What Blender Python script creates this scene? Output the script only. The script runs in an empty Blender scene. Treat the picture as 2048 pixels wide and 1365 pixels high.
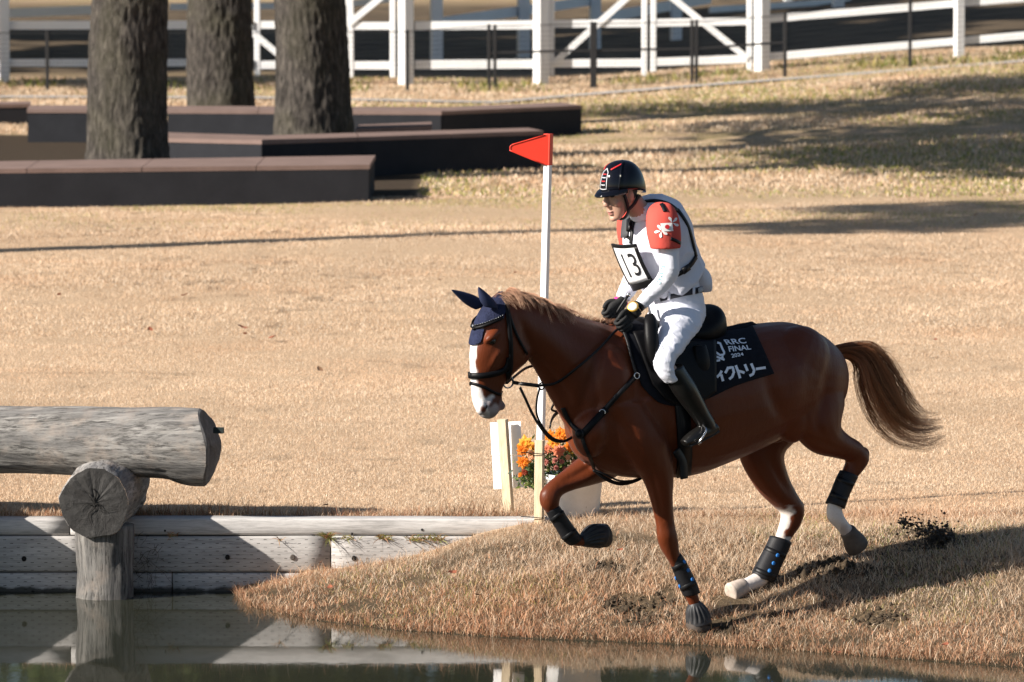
import bpy, bmesh, math, random
import numpy as np
from mathutils import Vector, Matrix, noise
from mathutils.bvhtree import BVHTree
R = math.radians
rng = np.random.default_rng(7)
random.seed(7)
scene = bpy.context.scene
COL = scene.collection

# ------------------------------------------------------------------ camera
FPX = 11400.0                       # focal length in photo pixels (2048 wide)
PITCH = math.atan((682.5 + 298.0) / FPX)
CAMPOS = Vector((0.0, -30.0, 3.66))
cam_d = bpy.data.cameras.new('camera')
cam_d.sensor_width = 36.0
cam_d.lens = FPX / 2048.0 * 36.0
cam_d.clip_start = 0.5
cam_d.clip_end = 3000.0
cam_d.dof.use_dof = True
cam_d.dof.focus_distance = 29.3
cam_d.dof.aperture_fstop = 7.1
cam = bpy.data.objects.new('camera', cam_d)
COL.objects.link(cam)
cam.location = CAMPOS
cam.rotation_euler = (R(90) - PITCH, 0, 0)
scene.camera = cam

# ------------------------------------------------------------------ light
SUN_ELEV = R(29)
SUN_ALPHA = R(26)      # sun stands to the left, this much towards the camera
sun_dir = Vector((-math.cos(SUN_ALPHA) * math.cos(SUN_ELEV),
                  -math.sin(SUN_ALPHA) * math.cos(SUN_ELEV), math.sin(SUN_ELEV)))
world = bpy.data.worlds.new('World')
scene.world = world
world.use_nodes = True
wn = world.node_tree.nodes
sky = wn.new('ShaderNodeTexSky')
sky.sky_type = 'NISHITA'
sky.sun_disc = False
sky.sun_elevation = SUN_ELEV
sky.sun_rotation = math.atan2(sun_dir.x, sun_dir.y)
sky.air_density = 1.0
sky.dust_density = 0.6
world.node_tree.links.new(sky.outputs[0], wn['Background'].inputs[0])
wn['Background'].inputs[1].default_value = 0.05
sun_d = bpy.data.lights.new('sun', 'SUN')
sun_d.energy = 5.0
sun_d.angle = R(0.53)
sun_d.color = (1.0, 0.93, 0.84)
sun = bpy.data.objects.new('sun', sun_d)
COL.objects.link(sun)
sun.rotation_euler = sun_dir.to_track_quat('Z', 'Y').to_euler()
sun.location = (-20, -10, 20)
scene.view_settings.view_transform = 'Standard'
scene.view_settings.look = 'None'
scene.view_settings.gamma = 1.0
scene.view_settings.use_curve_mapping = False
scene.view_settings.exposure = 0.95
scene.cycles.max_bounces = 8
scene.cycles.transparent_max_bounces = 8

# ------------------------------------------------------------------ pixel -> world helpers
CF = Vector((0, math.cos(PITCH), -math.sin(PITCH)))
CU = Vector((0, math.sin(PITCH), math.cos(PITCH)))
CR = Vector((1, 0, 0))
def ray(px, py):
    return (CF * FPX + CR * (px - 1024.0) - CU * (py - 682.5)).normalized()
def at(px, py, Y):                      # point on the vertical plane y = Y
    d = ray(px, py)
    return CAMPOS + d * ((Y - CAMPOS.y) / d.y)
def gp(px, py, z=0.0):                  # point on the level z
    d = ray(px, py)
    return CAMPOS + d * ((z - CAMPOS.z) / d.z)
def proj(p):
    v = Vector(p) - CAMPOS
    k = FPX / v.dot(CF)
    return 1024 + v.dot(CR) * k, 682.5 - v.dot(CU) * k

# ------------------------------------------------------------------ objects
def tag(o, label=None, cat=None, group=None, kind=None):
    if label: o['label'] = label
    if cat: o['category'] = cat
    if group: o['group'] = group
    if kind: o['kind'] = kind
    return o
def empty(name, loc=(0, 0, 0), label=None, cat=None, group=None):
    o = bpy.data.objects.new(name, None)
    COL.objects.link(o)
    o.location = loc
    o.empty_display_size = 0.1
    return tag(o, label, cat, group)
def link(name, me, mat=None, parent=None, smooth=False):
    """one mesh object; vertices are in world space, parents are unrotated empties or meshes at the origin"""
    o = bpy.data.objects.new(name, me)
    COL.objects.link(o)
    if mat is not None and len(me.materials) == 0:
        me.materials.append(mat)
    if smooth:
        me.shade_smooth()
    if parent is not None:
        o.parent = parent
        base = Vector((0, 0, 0)); p = parent
        while p is not None:
            base += Vector(p.location); p = p.parent
        o.location = -base
    return o

def catmull(vals, sub):
    vals = [np.array(v, float) for v in vals]
    out = []
    n = len(vals)
    for i in range(n - 1):
        p0 = vals[i - 1] if i > 0 else 2 * vals[0] - vals[1]
        p1, p2 = vals[i], vals[i + 1]
        p3 = vals[i + 2] if i + 2 < n else 2 * vals[-1] - vals[-2]
        for k in range(sub):
            t = k / sub
            out.append(0.5 * ((2 * p1) + (-p0 + p2) * t + (2 * p0 - 5 * p1 + 4 * p2 - p3) * t * t + (-p0 + 3 * p1 - 3 * p2 + p3) * t ** 3))
    out.append(vals[-1])
    return out

class MB:
    def __init__(s):
        s.v = []; s.f = []
    def add(s, vs, fs):
        b = len(s.v)
        s.v += [tuple(v) for v in vs]
        s.f += [tuple(i + b for i in f) for f in fs]
    def box(s, lo, hi, M=None):
        x0, y0, z0 = lo; x1, y1, z1 = hi
        vs = [Vector(p) for p in ((x0,y0,z0),(x1,y0,z0),(x1,y1,z0),(x0,y1,z0),(x0,y0,z1),(x1,y0,z1),(x1,y1,z1),(x0,y1,z1))]
        if M is not None: vs = [M @ v for v in vs]
        s.add(vs, [(0,3,2,1),(4,5,6,7),(0,1,5,4),(1,2,6,5),(2,3,7,6),(3,0,4,7)])
    def bbox(s, lo, hi, b=0.004, M=None):      # box with chamfered edges
        bm = bmesh.new()
        bmesh.ops.create_cube(bm, size=1.0)
        lo = Vector(lo); hi = Vector(hi)
        for v in bm.verts:
            v.co = Vector(((v.co.x + .5) * (hi.x - lo.x) + lo.x, (v.co.y + .5) * (hi.y - lo.y) + lo.y, (v.co.z + .5) * (hi.z - lo.z) + lo.z))
        bmesh.ops.bevel(bm, geom=bm.edges[:], offset=b, segments=1, affect='EDGES')
        if M is not None:
            for v in bm.verts: v.co = M @ v.co
        bm.verts.index_update()
        s.add([v.co[:] for v in bm.verts], [[v.index for v in f.verts] for f in bm.faces])
        bm.free()
    def hexa(s, a, b, c, d, h):          # four bottom corners + up vector
        a, b, c, d, h = map(Vector, (a, b, c, d, h))
        s.add([a, b, c, d, a + h, b + h, c + h, d + h], [(0,3,2,1),(4,5,6,7),(0,1,5,4),(1,2,6,5),(2,3,7,6),(3,0,4,7)])
    def rings(s, rings, close=True, cap=True):
        n = len(rings[0]); b = len(s.v)
        for r in rings: s.v += [tuple(p) for p in r]
        m = len(rings)
        for i in range(m - 1):
            for j in range(n if close else n - 1):
                k = (j + 1) % n
                s.f.append((b + i*n + j, b + i*n + k, b + (i+1)*n + k, b + (i+1)*n + j))
        if cap and close:
            for i, flip in ((0, True), (m - 1, False)):
                c = np.mean(np.array([tuple(p) for p in rings[i]]), axis=0)
                ci = len(s.v); s.v.append(tuple(c))
                for j in range(n):
                    k = (j + 1) % n
                    a_, b_ = b + i*n + j, b + i*n + k
                    s.f.append((ci, b_, a_) if flip else (ci, a_, b_))
    def loft(s, st, n=20, sub=4, e=2.0):
        """st: list of (centre, axisA, axisB); superellipse sections, smoothly interpolated"""
        C = catmull([x[0] for x in st], sub); A = catmull([x[1] for x in st], sub); B = catmull([x[2] for x in st], sub)
        rs = []
        for c, a, b in zip(C, A, B):
            ring = []
            for j in range(n):
                t = 2 * math.pi * j / n
                ct, sn = math.cos(t), math.sin(t)
                ct = math.copysign(abs(ct) ** (2 / e), ct); sn = math.copysign(abs(sn) ** (2 / e), sn)
                ring.append(c + a * ct + b * sn)
            rs.append(ring)
        s.rings(rs)
    def tube(s, pts, rad, n=8, sub=3, flat=None, up=None, cap=True):
        """tube through points; rad scalar or list; flat = ratio of the second axis"""
        if not hasattr(rad, '__len__'): rad = [rad] * len(pts)
        P = catmull(pts, sub) if sub > 1 and len(pts) > 2 else [np.array(p, float) for p in pts]
        Rr = catmull([[r] for r in rad], sub) if sub > 1 and len(pts) > 2 else [np.array([r]) for r in rad]
        prev = None; rs = []
        for i, p in enumerate(P):
            t = P[min(i + 1, len(P) - 1)] - P[max(i - 1, 0)]
            t = Vector(t).normalized()
            if up is not None:
                u = Vector(up); u = (u - t * u.dot(t)).normalized()
            elif prev is None:
                u = t.orthogonal().normalized()
            else:
                u = (prev - t * prev.dot(t)).normalized()
            prev = u
            w = t.cross(u)
            r = max(float(Rr[i][0]), 1e-4); r2 = r * (flat if flat else 1)
            rs.append([Vector(p) + u * (r2 * math.cos(2*math.pi*j/n)) + w * (r * math.sin(2*math.pi*j/n)) for j in range(n)])
        s.rings(rs, cap=cap)
    def ball(s, c, r, M=None, nu=14, nv=9):
        c = Vector(c)
        if not hasattr(r, '__len__'): r = (r, r, r)
        rs = []
        for i in range(1, nv):
            ph = math.pi * i / nv
            ring = []
            for j in range(nu):
                t = 2*math.pi*j/nu
                v = Vector((r[0]*math.sin(ph)*math.cos(t), r[1]*math.sin(ph)*math.sin(t), r[2]*math.cos(ph)))
                if M is not None: v = M @ v
                ring.append(c + v)
            rs.append(ring)
        s.rings(rs)
    def prism(s, poly, ext):             # planar polygon extruded by vector
        ext = Vector(ext); n = len(poly); poly = [Vector(p) for p in poly]
        s.add(poly + [p + ext for p in poly], [tuple(range(n - 1, -1, -1)), tuple(range(n, 2*n))] + [(i, (i+1) % n, n + (i+1) % n, n + i) for i in range(n)])
    def mesh(s, name):
        me = bpy.data.meshes.new(name)
        me.from_pydata(s.v, [], s.f)
        me.update()
        bm = bmesh.new(); bm.from_mesh(me)
        bmesh.ops.recalc_face_normals(bm, faces=bm.faces[:])
        bm.to_mesh(me); bm.free()
        return me
    def build(s, name, mat, parent=None, smooth=False):
        return link(name, s.mesh(name), mat, parent, smooth)

def remesh(mb, name, voxel, smooth=4, factor=0.5):
    """weld overlapping volumes into one continuous skin"""
    me = mb.mesh(name + '_raw')
    o = bpy.data.objects.new(name + '_raw', me)
    COL.objects.link(o)
    m = o.modifiers.new('r', 'REMESH'); m.mode = 'VOXEL'; m.voxel_size = voxel
    if smooth:
        k = o.modifiers.new('s', 'SMOOTH'); k.factor = factor; k.iterations = smooth
    dg = bpy.context.evaluated_depsgraph_get()
    out = bpy.data.meshes.new_from_object(o.evaluated_get(dg))
    out.name = name
    bpy.data.objects.remove(o); bpy.data.meshes.remove(me)
    out.shade_smooth()
    return out

def bigmesh(name, V, F, nper, cols=None, mat=None, parent=None):
    """numpy mesh: V (n,3), F (m,nper)"""
    me = bpy.data.meshes.new(name)
    me.vertices.add(len(V)); me.vertices.foreach_set('co', V.astype(np.float32).ravel())
    me.loops.add(F.size); me.loops.foreach_set('vertex_index', F.astype(np.int32).ravel())
    me.polygons.add(len(F))
    me.polygons.foreach_set('loop_start', np.arange(0, F.size, nper, dtype=np.int32))
    if cols is not None:
        at_ = me.color_attributes.new('Col', 'FLOAT_COLOR', 'POINT')
        c4 = np.ones((len(V), 4), np.float32); c4[:, :3] = cols
        at_.data.foreach_set('color', c4.ravel())
    me.update(calc_edges=True); me.validate()
    return link(name, me, mat, parent)

# ------------------------------------------------------------------ materials
class NT:
    def __init__(s, name, rough=0.6, spec=0.3, metal=0.0):
        s.m = bpy.data.materials.new(name); s.m.use_nodes = True
        s.t = s.m.node_tree; s.n = s.t.nodes; s.b = s.n['Principled BSDF']
        s.b.inputs['Roughness'].default_value = rough
        s.b.inputs['Specular IOR Level'].default_value = spec
        s.b.inputs['Metallic'].default_value = metal
    def new(s, typ, **kw):
        n = s.n.new(typ)
        for k, v in kw.items(): setattr(n, k, v)
        return n
    def L(s, a, b): s.t.links.new(a, b)
    def coord(s, scale=(1, 1, 1), kind='Object'):
        c = s.new('ShaderNodeTexCoord'); m = s.new('ShaderNodeMapping')
        m.inputs['Scale'].default_value = scale
        s.L(c.outputs[kind], m.inputs['Vector'])
        return m.outputs[0]
    def noise(s, vec, scale, detail=4, rough=0.55, dist=0.0):
        n = s.new('ShaderNodeTexNoise')
        n.inputs['Scale'].default_value = scale; n.inputs['Detail'].default_value = detail
        n.inputs['Roughness'].default_value = rough; n.inputs['Distortion'].default_value = dist
        s.L(vec, n.inputs['Vector'])
        return n.outputs['Fac']
    def ramp(s, fac, stops):
        r = s.new('ShaderNodeValToRGB')
        el = r.color_ramp.elements
        while len(el) < len(stops): el.new(0.5)
        for e, (p, c) in zip(el, stops):
            e.position = p; e.color = (c[0], c[1], c[2], 1) if hasattr(c, '__len__') else (c, c, c, 1)
        s.L(fac, r.inputs[0])
        return r.outputs[0]
    def mix(s, fac, a, b, typ='MIX'):
        m = s.new('ShaderNodeMix', data_type='RGBA', blend_type=typ)
        for sock, v in ((m.inputs[0], fac), (m.inputs[6], a), (m.inputs[7], b)):
            if hasattr(v, 'is_output') or isinstance(v, bpy.types.NodeSocket): s.L(v, sock)
            elif hasattr(v, '__len__'): sock.default_value = (v[0], v[1], v[2], 1)
            else: sock.default_value = v
        return m.outputs[2]
    def color(s, c):
        if isinstance(c, bpy.types.NodeSocket): s.L(c, s.b.inputs['Base Color'])
        else: s.b.inputs['Base Color'].default_value = (c[0], c[1], c[2], 1)
    def bump(s, h, strength=0.3, dist=0.01):
        b = s.new('ShaderNodeBump'); b.inputs['Strength'].default_value = strength; b.inputs['Distance'].default_value = dist
        s.L(h, b.inputs['Height']); s.L(b.outputs[0], s.b.inputs['Normal'])
    def attr(s, name='Col'):
        a = s.new('ShaderNodeAttribute'); a.attribute_name = name
        return a.outputs['Color']

def simple(name, col, rough=0.6, spec=0.3, metal=0.0, var=0.12, scale=12.0, bump=0.0, bscale=80.0, bdist=0.004):
    t = NT(name, rough, spec, metal)
    co = t.coord()
    f = t.noise(co, scale, 5, 0.6)
    lo = tuple(c * (1 - var) for c in col); hi = tuple(min(1, c * (1 + var)) for c in col)
    t.color(t.ramp(f, [(0.3, lo), (0.7, hi)]))
    if bump: t.bump(t.noise(co, bscale, 4, 0.6), bump, bdist)
    return t.m
# ================================================================== TERRAIN
WATER_Z = -0.38
WALL_Y = 0.97
shore = [gp(x, y, WATER_Z) for x, y in ((470,1189),(498,1216),(620,1241),(800,1262),(1000,1276),(1200,1283),(1400,1292),(1550,1300),(1700,1312),(1850,1322),(2048,1336),(2600,1362),(4000,1420))]
SH = np.array([(p.x, p.y) for p in shore] + [(60.0, -12.0)])
def vnoise(x, y, s, seed=0):
    """smooth value noise for numpy arrays"""
    x = x * s + seed * 17.3; y = y * s + seed * 9.1
    xi = np.floor(x); yi = np.floor(y); fx = x - xi; fy = y - yi
    fx = fx * fx * (3 - 2 * fx); fy = fy * fy * (3 - 2 * fy)
    def h(a, b):
        v = np.sin(a * 127.1 + b * 311.7 + seed * 74.7) * 43758.5453
        return v - np.floor(v)
    return (h(xi, yi) * (1 - fx) + h(xi + 1, yi) * fx) * (1 - fy) + (h(xi, yi + 1) * (1 - fx) + h(xi + 1, yi + 1) * fx) * fy
def shore_dist(x, y):
    d = np.full(x.shape, 1e9)
    for (ax, ay), (bx, by) in zip(SH[:-1], SH[1:]):
        dx, dy = bx - ax, by - ay
        t = np.clip(((x - ax) * dx + (y - ay) * dy) / (dx * dx + dy * dy), 0, 1)
        d = np.minimum(d, np.hypot(x - ax - t * dx, y - ay - t * dy))
    ys = np.interp(x, SH[:, 0], SH[:, 1])
    land = (y > ys) & (x > SH[0, 0])
    return np.where(land, d, -d)
def sstep(a, b, t):
    t = np.clip((t - a) / (b - a), 0, 1)
    return t * t * (3 - 2 * t)
def height(x, y):
    x = np.asarray(x, float); y = np.asarray(y, float)
    s = shore_dist(x, y)
    t = np.clip(s / 1.9, 0, 2)
    g = np.where(t < 0.75, t, 0.75 + 0.25 * (1 - np.exp(-(t - 0.75) / 0.25)))
    bank = WATER_Z + 0.41 * g
    bank = bank + (vnoise(x, y, 2.2, 1) - 0.5) * 0.05 * np.clip(s * 4, 0, 1) + (vnoise(x, y, 6.0, 2) - 0.5) * 0.025 * np.clip(s * 6, 0, 1)
    bank = np.where(s < 0, WATER_Z + np.maximum(s * 0.5, -0.6), bank)
    cap = 0.035 + 0.262 * np.minimum(x, 0) + 0.02 * (vnoise(x, y, 3.0, 3) - .5)
    bank = np.where(x < 0.4, np.minimum(bank, cap), bank)
    lawn = 0.008 + (vnoise(x, y, 0.35, 4) - 0.5) * 0.05 * sstep(2, 8, y) + (vnoise(x, y, 3.0, 5) - .5) * .012
    lawn = lawn + 0.42 * sstep(0.0, 8.0, x) * sstep(25, 62, y) + 0.15 * sstep(3, 14, x) * sstep(8, 30, y)
    k = sstep(0.9, 1.3, y)
    z = np.where(x < 0.02, np.where(y > 1.05, lawn, bank), bank * (1 - k) + lawn * k)
    z = np.where(y < -21, np.maximum(z, -0.98 + (-21 - y) * 0.35), z)
    z = np.where(y < -24.5, np.minimum(z, 0.25), z)
    return z
def zg(x, y): return float(height(np.array([x]), np.array([y]))[0])

def axis_lines(lo, hi, step, far_lo, far_hi, grow=1.22):
    a = list(np.arange(lo, hi + 1e-6, step))
    s = step; v = hi
    while v < far_hi: s *= grow; v += s; a.append(v)
    s = step; v = lo; pre = []
    while v > far_lo: s *= grow; v -= s; pre.append(v)
    return np.array(pre[::-1] + a)
gx = axis_lines(-3.4, 3.4, 0.06, -700, 700, 1.16)
gy = axis_lines(-2.6, 3.0, 0.06, -120, 1500, 1.12)
gy = gy[(np.abs(gy - 1.05) > 0.06)]
gy = np.sort(np.append(gy, [0.99, 1.045, 1.055, 1.10]))
GX, GY = np.meshgrid(gx, gy)
GZ = height(GX.ravel(), GY.ravel())
V = np.stack([GX.ravel(), GY.ravel(), GZ], 1)
nx, ny = len(gx), len(gy)
ii, jj = np.meshgrid(np.arange(nx - 1), np.arange(ny - 1))
b0 = (jj * nx + ii).ravel()
F = np.stack([b0, b0 + 1, b0 + nx + 1, b0 + nx], 1)

def ground_material():
    t = NT('dormant_turf', 0.95, 0.1)
    co = t.coord()
    f1 = t.noise(co, 0.5, 5, 0.6); f2 = t.noise(co, 35, 5, 0.7); f3 = t.noise(co, 220, 3, 0.7)
    c = t.ramp(f2, [(0.25, (.43, .29, .18)), (0.5, (.53, .385, .255)), (0.75, (.62, .48, .345))])
    c = t.mix(t.ramp(f1, [(0.35, 0.0), (0.7, 0.35)]), c, (.52, .34, .20))
    c = t.mix(t.ramp(f3, [(0.3, 0.4), (0.6, 0.0)]), c, (.28, .18, .10))
    # green winter grass survives near the tree planters and the fence
    sep = t.new('ShaderNodeSeparateXYZ'); t.L(co, sep.inputs[0])
    mr = t.new('ShaderNodeMapRange'); t.L(sep.outputs[1], mr.inputs[0])
    mr.inputs[1].default_value = 27.0; mr.inputs[2].default_value = 36.0
    gn = t.noise(co, 0.9, 4, 0.6)
    gm = t.new('ShaderNodeMath', operation='MULTIPLY'); t.L(mr.outputs[0], gm.inputs[0]); t.L(t.ramp(gn, [(0.42, 0.0), (0.62, 0.75)]), gm.inputs[1])
    c = t.mix(gm.outputs[0], c, (.24, .20, .08))
    # darker brown band behind the rails: tree shade put into the ground colour
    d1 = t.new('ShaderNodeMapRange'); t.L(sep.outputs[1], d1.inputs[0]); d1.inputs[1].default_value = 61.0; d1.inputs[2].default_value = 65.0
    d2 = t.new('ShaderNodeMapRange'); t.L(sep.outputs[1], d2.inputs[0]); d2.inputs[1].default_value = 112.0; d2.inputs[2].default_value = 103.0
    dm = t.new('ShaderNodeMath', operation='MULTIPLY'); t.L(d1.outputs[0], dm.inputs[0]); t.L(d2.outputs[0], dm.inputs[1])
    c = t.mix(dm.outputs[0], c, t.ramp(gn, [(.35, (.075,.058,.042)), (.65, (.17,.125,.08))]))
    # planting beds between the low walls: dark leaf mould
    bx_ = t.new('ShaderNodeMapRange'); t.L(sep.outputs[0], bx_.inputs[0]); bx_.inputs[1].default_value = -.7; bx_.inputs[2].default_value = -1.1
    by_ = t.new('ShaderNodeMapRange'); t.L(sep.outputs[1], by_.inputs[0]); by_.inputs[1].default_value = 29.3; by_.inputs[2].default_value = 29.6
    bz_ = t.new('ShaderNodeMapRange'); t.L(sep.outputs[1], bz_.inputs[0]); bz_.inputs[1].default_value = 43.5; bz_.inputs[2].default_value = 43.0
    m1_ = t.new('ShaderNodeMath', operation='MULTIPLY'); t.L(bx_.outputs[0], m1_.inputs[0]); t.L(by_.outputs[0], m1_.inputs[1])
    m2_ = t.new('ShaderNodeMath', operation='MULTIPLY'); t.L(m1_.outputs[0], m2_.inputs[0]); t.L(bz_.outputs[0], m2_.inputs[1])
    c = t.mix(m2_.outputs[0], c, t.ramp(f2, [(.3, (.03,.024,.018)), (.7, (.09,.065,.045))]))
    # bare soil shows through on the worn bank
    ms = t.new('ShaderNodeMapRange'); t.L(sep.outputs[1], ms.inputs[0]); ms.inputs[1].default_value = 1.0; ms.inputs[2].default_value = 0.6
    c = t.mix(ms.outputs[0], c, t.ramp(f2, [(.3, (.055,.040,.026)), (.7, (.16,.115,.07))]))
    # wet mud at the water's edge
    mz = t.new('ShaderNodeMapRange'); t.L(sep.outputs[2], mz.inputs[0])
    mz.inputs[1].default_value = WATER_Z + 0.10; mz.inputs[2].default_value = WATER_Z + 0.01
    c = t.mix(mz.outputs[0], c, (.05, .038, .024))
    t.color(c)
    t.bump(f2, 0.6, 0.03)
    return t.m
M_ground = ground_material()
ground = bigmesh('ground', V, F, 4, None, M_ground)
tag(ground, 'dry straw coloured lawn sloping down to the pond', 'lawn', kind='structure')

# ------------------------------------------------------------------ water
def water_material():
    t = NT('pond_water', 0.035, 0.5)
    t.b.inputs['IOR'].default_value = 1.33
    co = t.coord()
    t.color(t.ramp(t.noise(co, 0.8, 3), [(0.3, (.022, .024, .017)), (0.7, (.034, .035, .024))]))
    cs = t.coord((1.0, 0.45, 1.0))
    t.bump(t.noise(cs, 5.0, 3, 0.5), 0.026, 0.02)
    return t.m
mb = MB(); mb.add([(-60,-24,WATER_Z),(60,-24,WATER_Z),(60,1.02,WATER_Z),(-60,1.02,WATER_Z)], [(0,1,2,3)])
tag(mb.build('water', water_material()), 'still murky pond water in the foreground', 'water', kind='structure')

# ================================================================== GRASS
def blade_material():
    t = NT('grass_blades', 0.55, 0.25)
    t.color(t.attr('Col'))
    tr = t.new('ShaderNodeBsdfTranslucent'); t.L(t.attr('Col'), tr.inputs[0])
    mx = t.new('ShaderNodeMixShader'); mx.inputs[0].default_value = 0.28
    t.L(t.b.outputs[0], mx.inputs[1]); t.L(tr.outputs[0], mx.inputs[2])
    t.L(mx.outputs[0], t.n['Material Output'].inputs[0])
    return t.m
M_blade = blade_material()
PAL = np.array([(.63,.475,.335),(.68,.545,.405),(.60,.43,.285),(.72,.61,.475),(.56,.39,.255),(.63,.465,.32)])
PALB = np.array([(.60,.37,.22),(.68,.48,.32),(.50,.27,.15),(.52,.24,.13),(.34,.19,.11),(.74,.58,.42),(.24,.15,.07),(.58,.32,.19)])
PALG = np.array([(.14,.16,.035),(.20,.20,.05),(.30,.24,.08),(.10,.12,.03)])
def blades(x, y, z, h, w, lean, cols, seg2):
    n = len(x)
    az = rng.uniform(0, 2*np.pi, n); wd = rng.uniform(0, 2*np.pi, n)
    base = np.stack([x, y, z - 0.006], 1)
    la = lean * h
    tip = base + np.stack([np.cos(az)*la, np.sin(az)*la, np.sqrt(np.maximum(h*h - la*la, (0.16*h)**2))], 1)
    wv = np.stack([np.cos(wd), np.sin(wd), np.zeros(n)], 1) * (w/2)[:, None]
    if seg2:
        mid = base + (tip - base) * 0.55 + np.stack([-np.cos(az)*la*.18, -np.sin(az)*la*.18, h*.10], 1)
        V = np.stack([base - wv, base + wv, mid - wv*.8, mid + wv*.8, tip], 1).reshape(-1, 3)
        k = np.arange(n)[:, None] * 5
        F = np.concatenate([k + np.array([0,1,3]), k + np.array([0,3,2]), k + np.array([2,3,4])], 0)
        C = np.repeat(cols, 5, 0)
    else:
        V = np.stack([base - wv, base + wv, tip], 1).reshape(-1, 3)
        k = np.arange(n)[:, None] * 3
        F = k + np.array([0,1,2]); C = np.repeat(cols, 3, 0)
    return V, F, C
def pick(pal, n, jit=0.12):
    c = pal[rng.integers(0, len(pal), n)]
    return c * rng.uniform(1-jit, 1+jit, (n, 1))
def scatter(x0, x1, y0, y1, dens):
    n = int((x1-x0)*(y1-y0)*dens)
    return rng.uniform(x0, x1, n), rng.uniform(y0, y1, n)
def visible(x, y, z=0.0, m=0.5):
    half = (y + 30.0) * (1024.0 / FPX) + m + .035 * np.maximum(y, 0)
    return np.abs(x) < half
planted = [(.97, -.9), (1.15, -.5)]
hoof_marks = [gp(x, y, z) for x, y, z in ((1245,1215,-.28),(1300,1238,-.3),(1440,1262,-.33),(1500,1170,-.2),(1640,1140,-.12),(1760,1230,-.25),(1560,1240,-.3),(1210,1160,-.2),(1860,1105,-.1),(1690,1155,-.15),(1330,1225,-.3))]
def make_grass(name, label, zones):
    Vs, Fs, Cs = [], [], []; off = 0
    for x, y, hh, ww, lean, cols, seg2 in zones:
        z = height(x, y)
        V, F, C = blades(x, y, z, hh, ww, lean, cols, seg2)
        Vs.append(V); Fs.append(F + off); Cs.append(C); off += len(V)
    o = bigmesh(name, np.concatenate(Vs), np.concatenate(Fs), 3, np.concatenate(Cs), M_blade)
    return tag(o, label, 'grass', kind='stuff')
def blotch(cols, x, y, s=1.0):
    """light and dark, redder and paler patches of the sward"""
    a = vnoise(x, y, 0.55*s, 11); b = vnoise(x, y, 2.2*s, 12); c = vnoise(x, y, 0.9*s, 13)
    fl = (vnoise(x, y, 4.5*s, 14) > .84) & (vnoise(x, y, .5, 15) > .4)
    cols = cols * (0.80 + 0.27 * a + 0.25 * b)[:, None] * np.where(fl, .62, 1.0)[:, None]
    red = np.clip((c - .55) * 2.2, 0, 1)[:, None]
    return cols * (1 - red * np.array([.05, .14, .20]))
zones = []
# the bank that slopes to the water
x, y = scatter(-2.0, 3.2, -2.1, 1.4, 17000)
s = shore_dist(x, y); z = height(x, y)
keep = (s > 0.01) & (z > WATER_Z + 0.004) & visible(x, y) & ~((y > 0.94) & (x < 0.02))
bare = vnoise(x, y, 3.2, 21) * .6 + vnoise(x, y, 9, 22) * .4
thr = np.clip(0.40 - 0.55 * s, 0.20, 0.40)
for hm in hoof_marks:
    thr = thr + 0.35 * np.exp(-(((x-hm.x)/.13)**2 + ((y-hm.y)/.16)**2))
for hx_, hy_ in planted:
    thr = thr + .9 * np.exp(-(((x-hx_)/.075)**2 + ((y-hy_+.03)/.10)**2))
keep &= (bare > thr) | ((rng.random(len(x)) < 0.12) & (thr < .75))
x, y, s = x[keep], y[keep], s[keep]; n = len(x)
cols = pick(PALB, n); m = rng.random(n) < np.clip(1.0 - s*.9, 0.15, 1)
lush = pick(PAL, n); cols = np.where(m[:, None], cols, lush * .86)
gn = (vnoise(x, y, 1.4, 23) > .66) & (rng.random(n) < .13)
cols = np.where(gn[:, None], pick(PALG, n) * 1.4, cols)
cols = blotch(cols, x, y, 1.5)
zones.append((x, y, rng.gamma(5, .0085, n) * (0.5 + .8 * vnoise(x, y, 1.8, 24)), rng.uniform(.0016, .0032, n), 1 - .6 * rng.random(n)**2, cols, True))
# lawn close behind the wall
x, y = scatter(-3.2, 3.4, 1.12, 4.2, 12000)
k = visible(x, y); x, y = x[k], y[k]; n = len(x)
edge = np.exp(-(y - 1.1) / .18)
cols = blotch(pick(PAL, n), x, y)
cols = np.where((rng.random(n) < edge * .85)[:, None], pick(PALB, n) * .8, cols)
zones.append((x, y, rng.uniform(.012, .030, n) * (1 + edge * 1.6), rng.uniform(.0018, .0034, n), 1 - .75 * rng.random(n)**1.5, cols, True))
# middle lawn
x, y = scatter(-5, 5, 4.2, 13, 6500)
k = visible(x, y); x, y = x[k], y[k]; n = len(x)
zones.append((x, y, rng.uniform(.014, .032, n), rng.uniform(.003, .0055, n), 1 - .75 * rng.random(n)**1.5, blotch(pick(PAL, n), x, y), False))
x, y = scatter(-7.5, 7.5, 13, 30, 2500)
k = visible(x, y); x, y = x[k], y[k]; n = len(x)
cols = blotch(pick(PAL, n), x, y)
g = rng.random(n) < sstep(24, 30, y) * .4 * (vnoise(x, y, .7, 31) > .45)
cols = np.where(g[:, None], pick(PALG, n) * 2.0, cols)
zones.append((x, y, rng.uniform(.018, .04, n), rng.uniform(.005, .009, n), 1 - .75 * rng.random(n)**1.5, cols, False))
x, y = scatter(-11, 11, 30, 62, 400)
k = visible(x, y) & ~((x < -1.0) & (y < 43.3)); x, y = x[k], y[k]; n = len(x)
cols = blotch(pick(PAL, n), x, y) * .93
gp_ = np.clip(.05 + 1.3 * (vnoise(x, y, .45, 32) - .52), 0, .45)
cols = np.where((rng.random(n) < gp_)[:, None], pick(PALG, n) * 1.7, cols)
zones.append((x, y, rng.uniform(.03, .07, n), rng.uniform(.016, .028, n), rng.uniform(.2, .9, n), cols, False))
make_grass('grass', 'dry straw coloured grass covering lawn and bank', zones)

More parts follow.
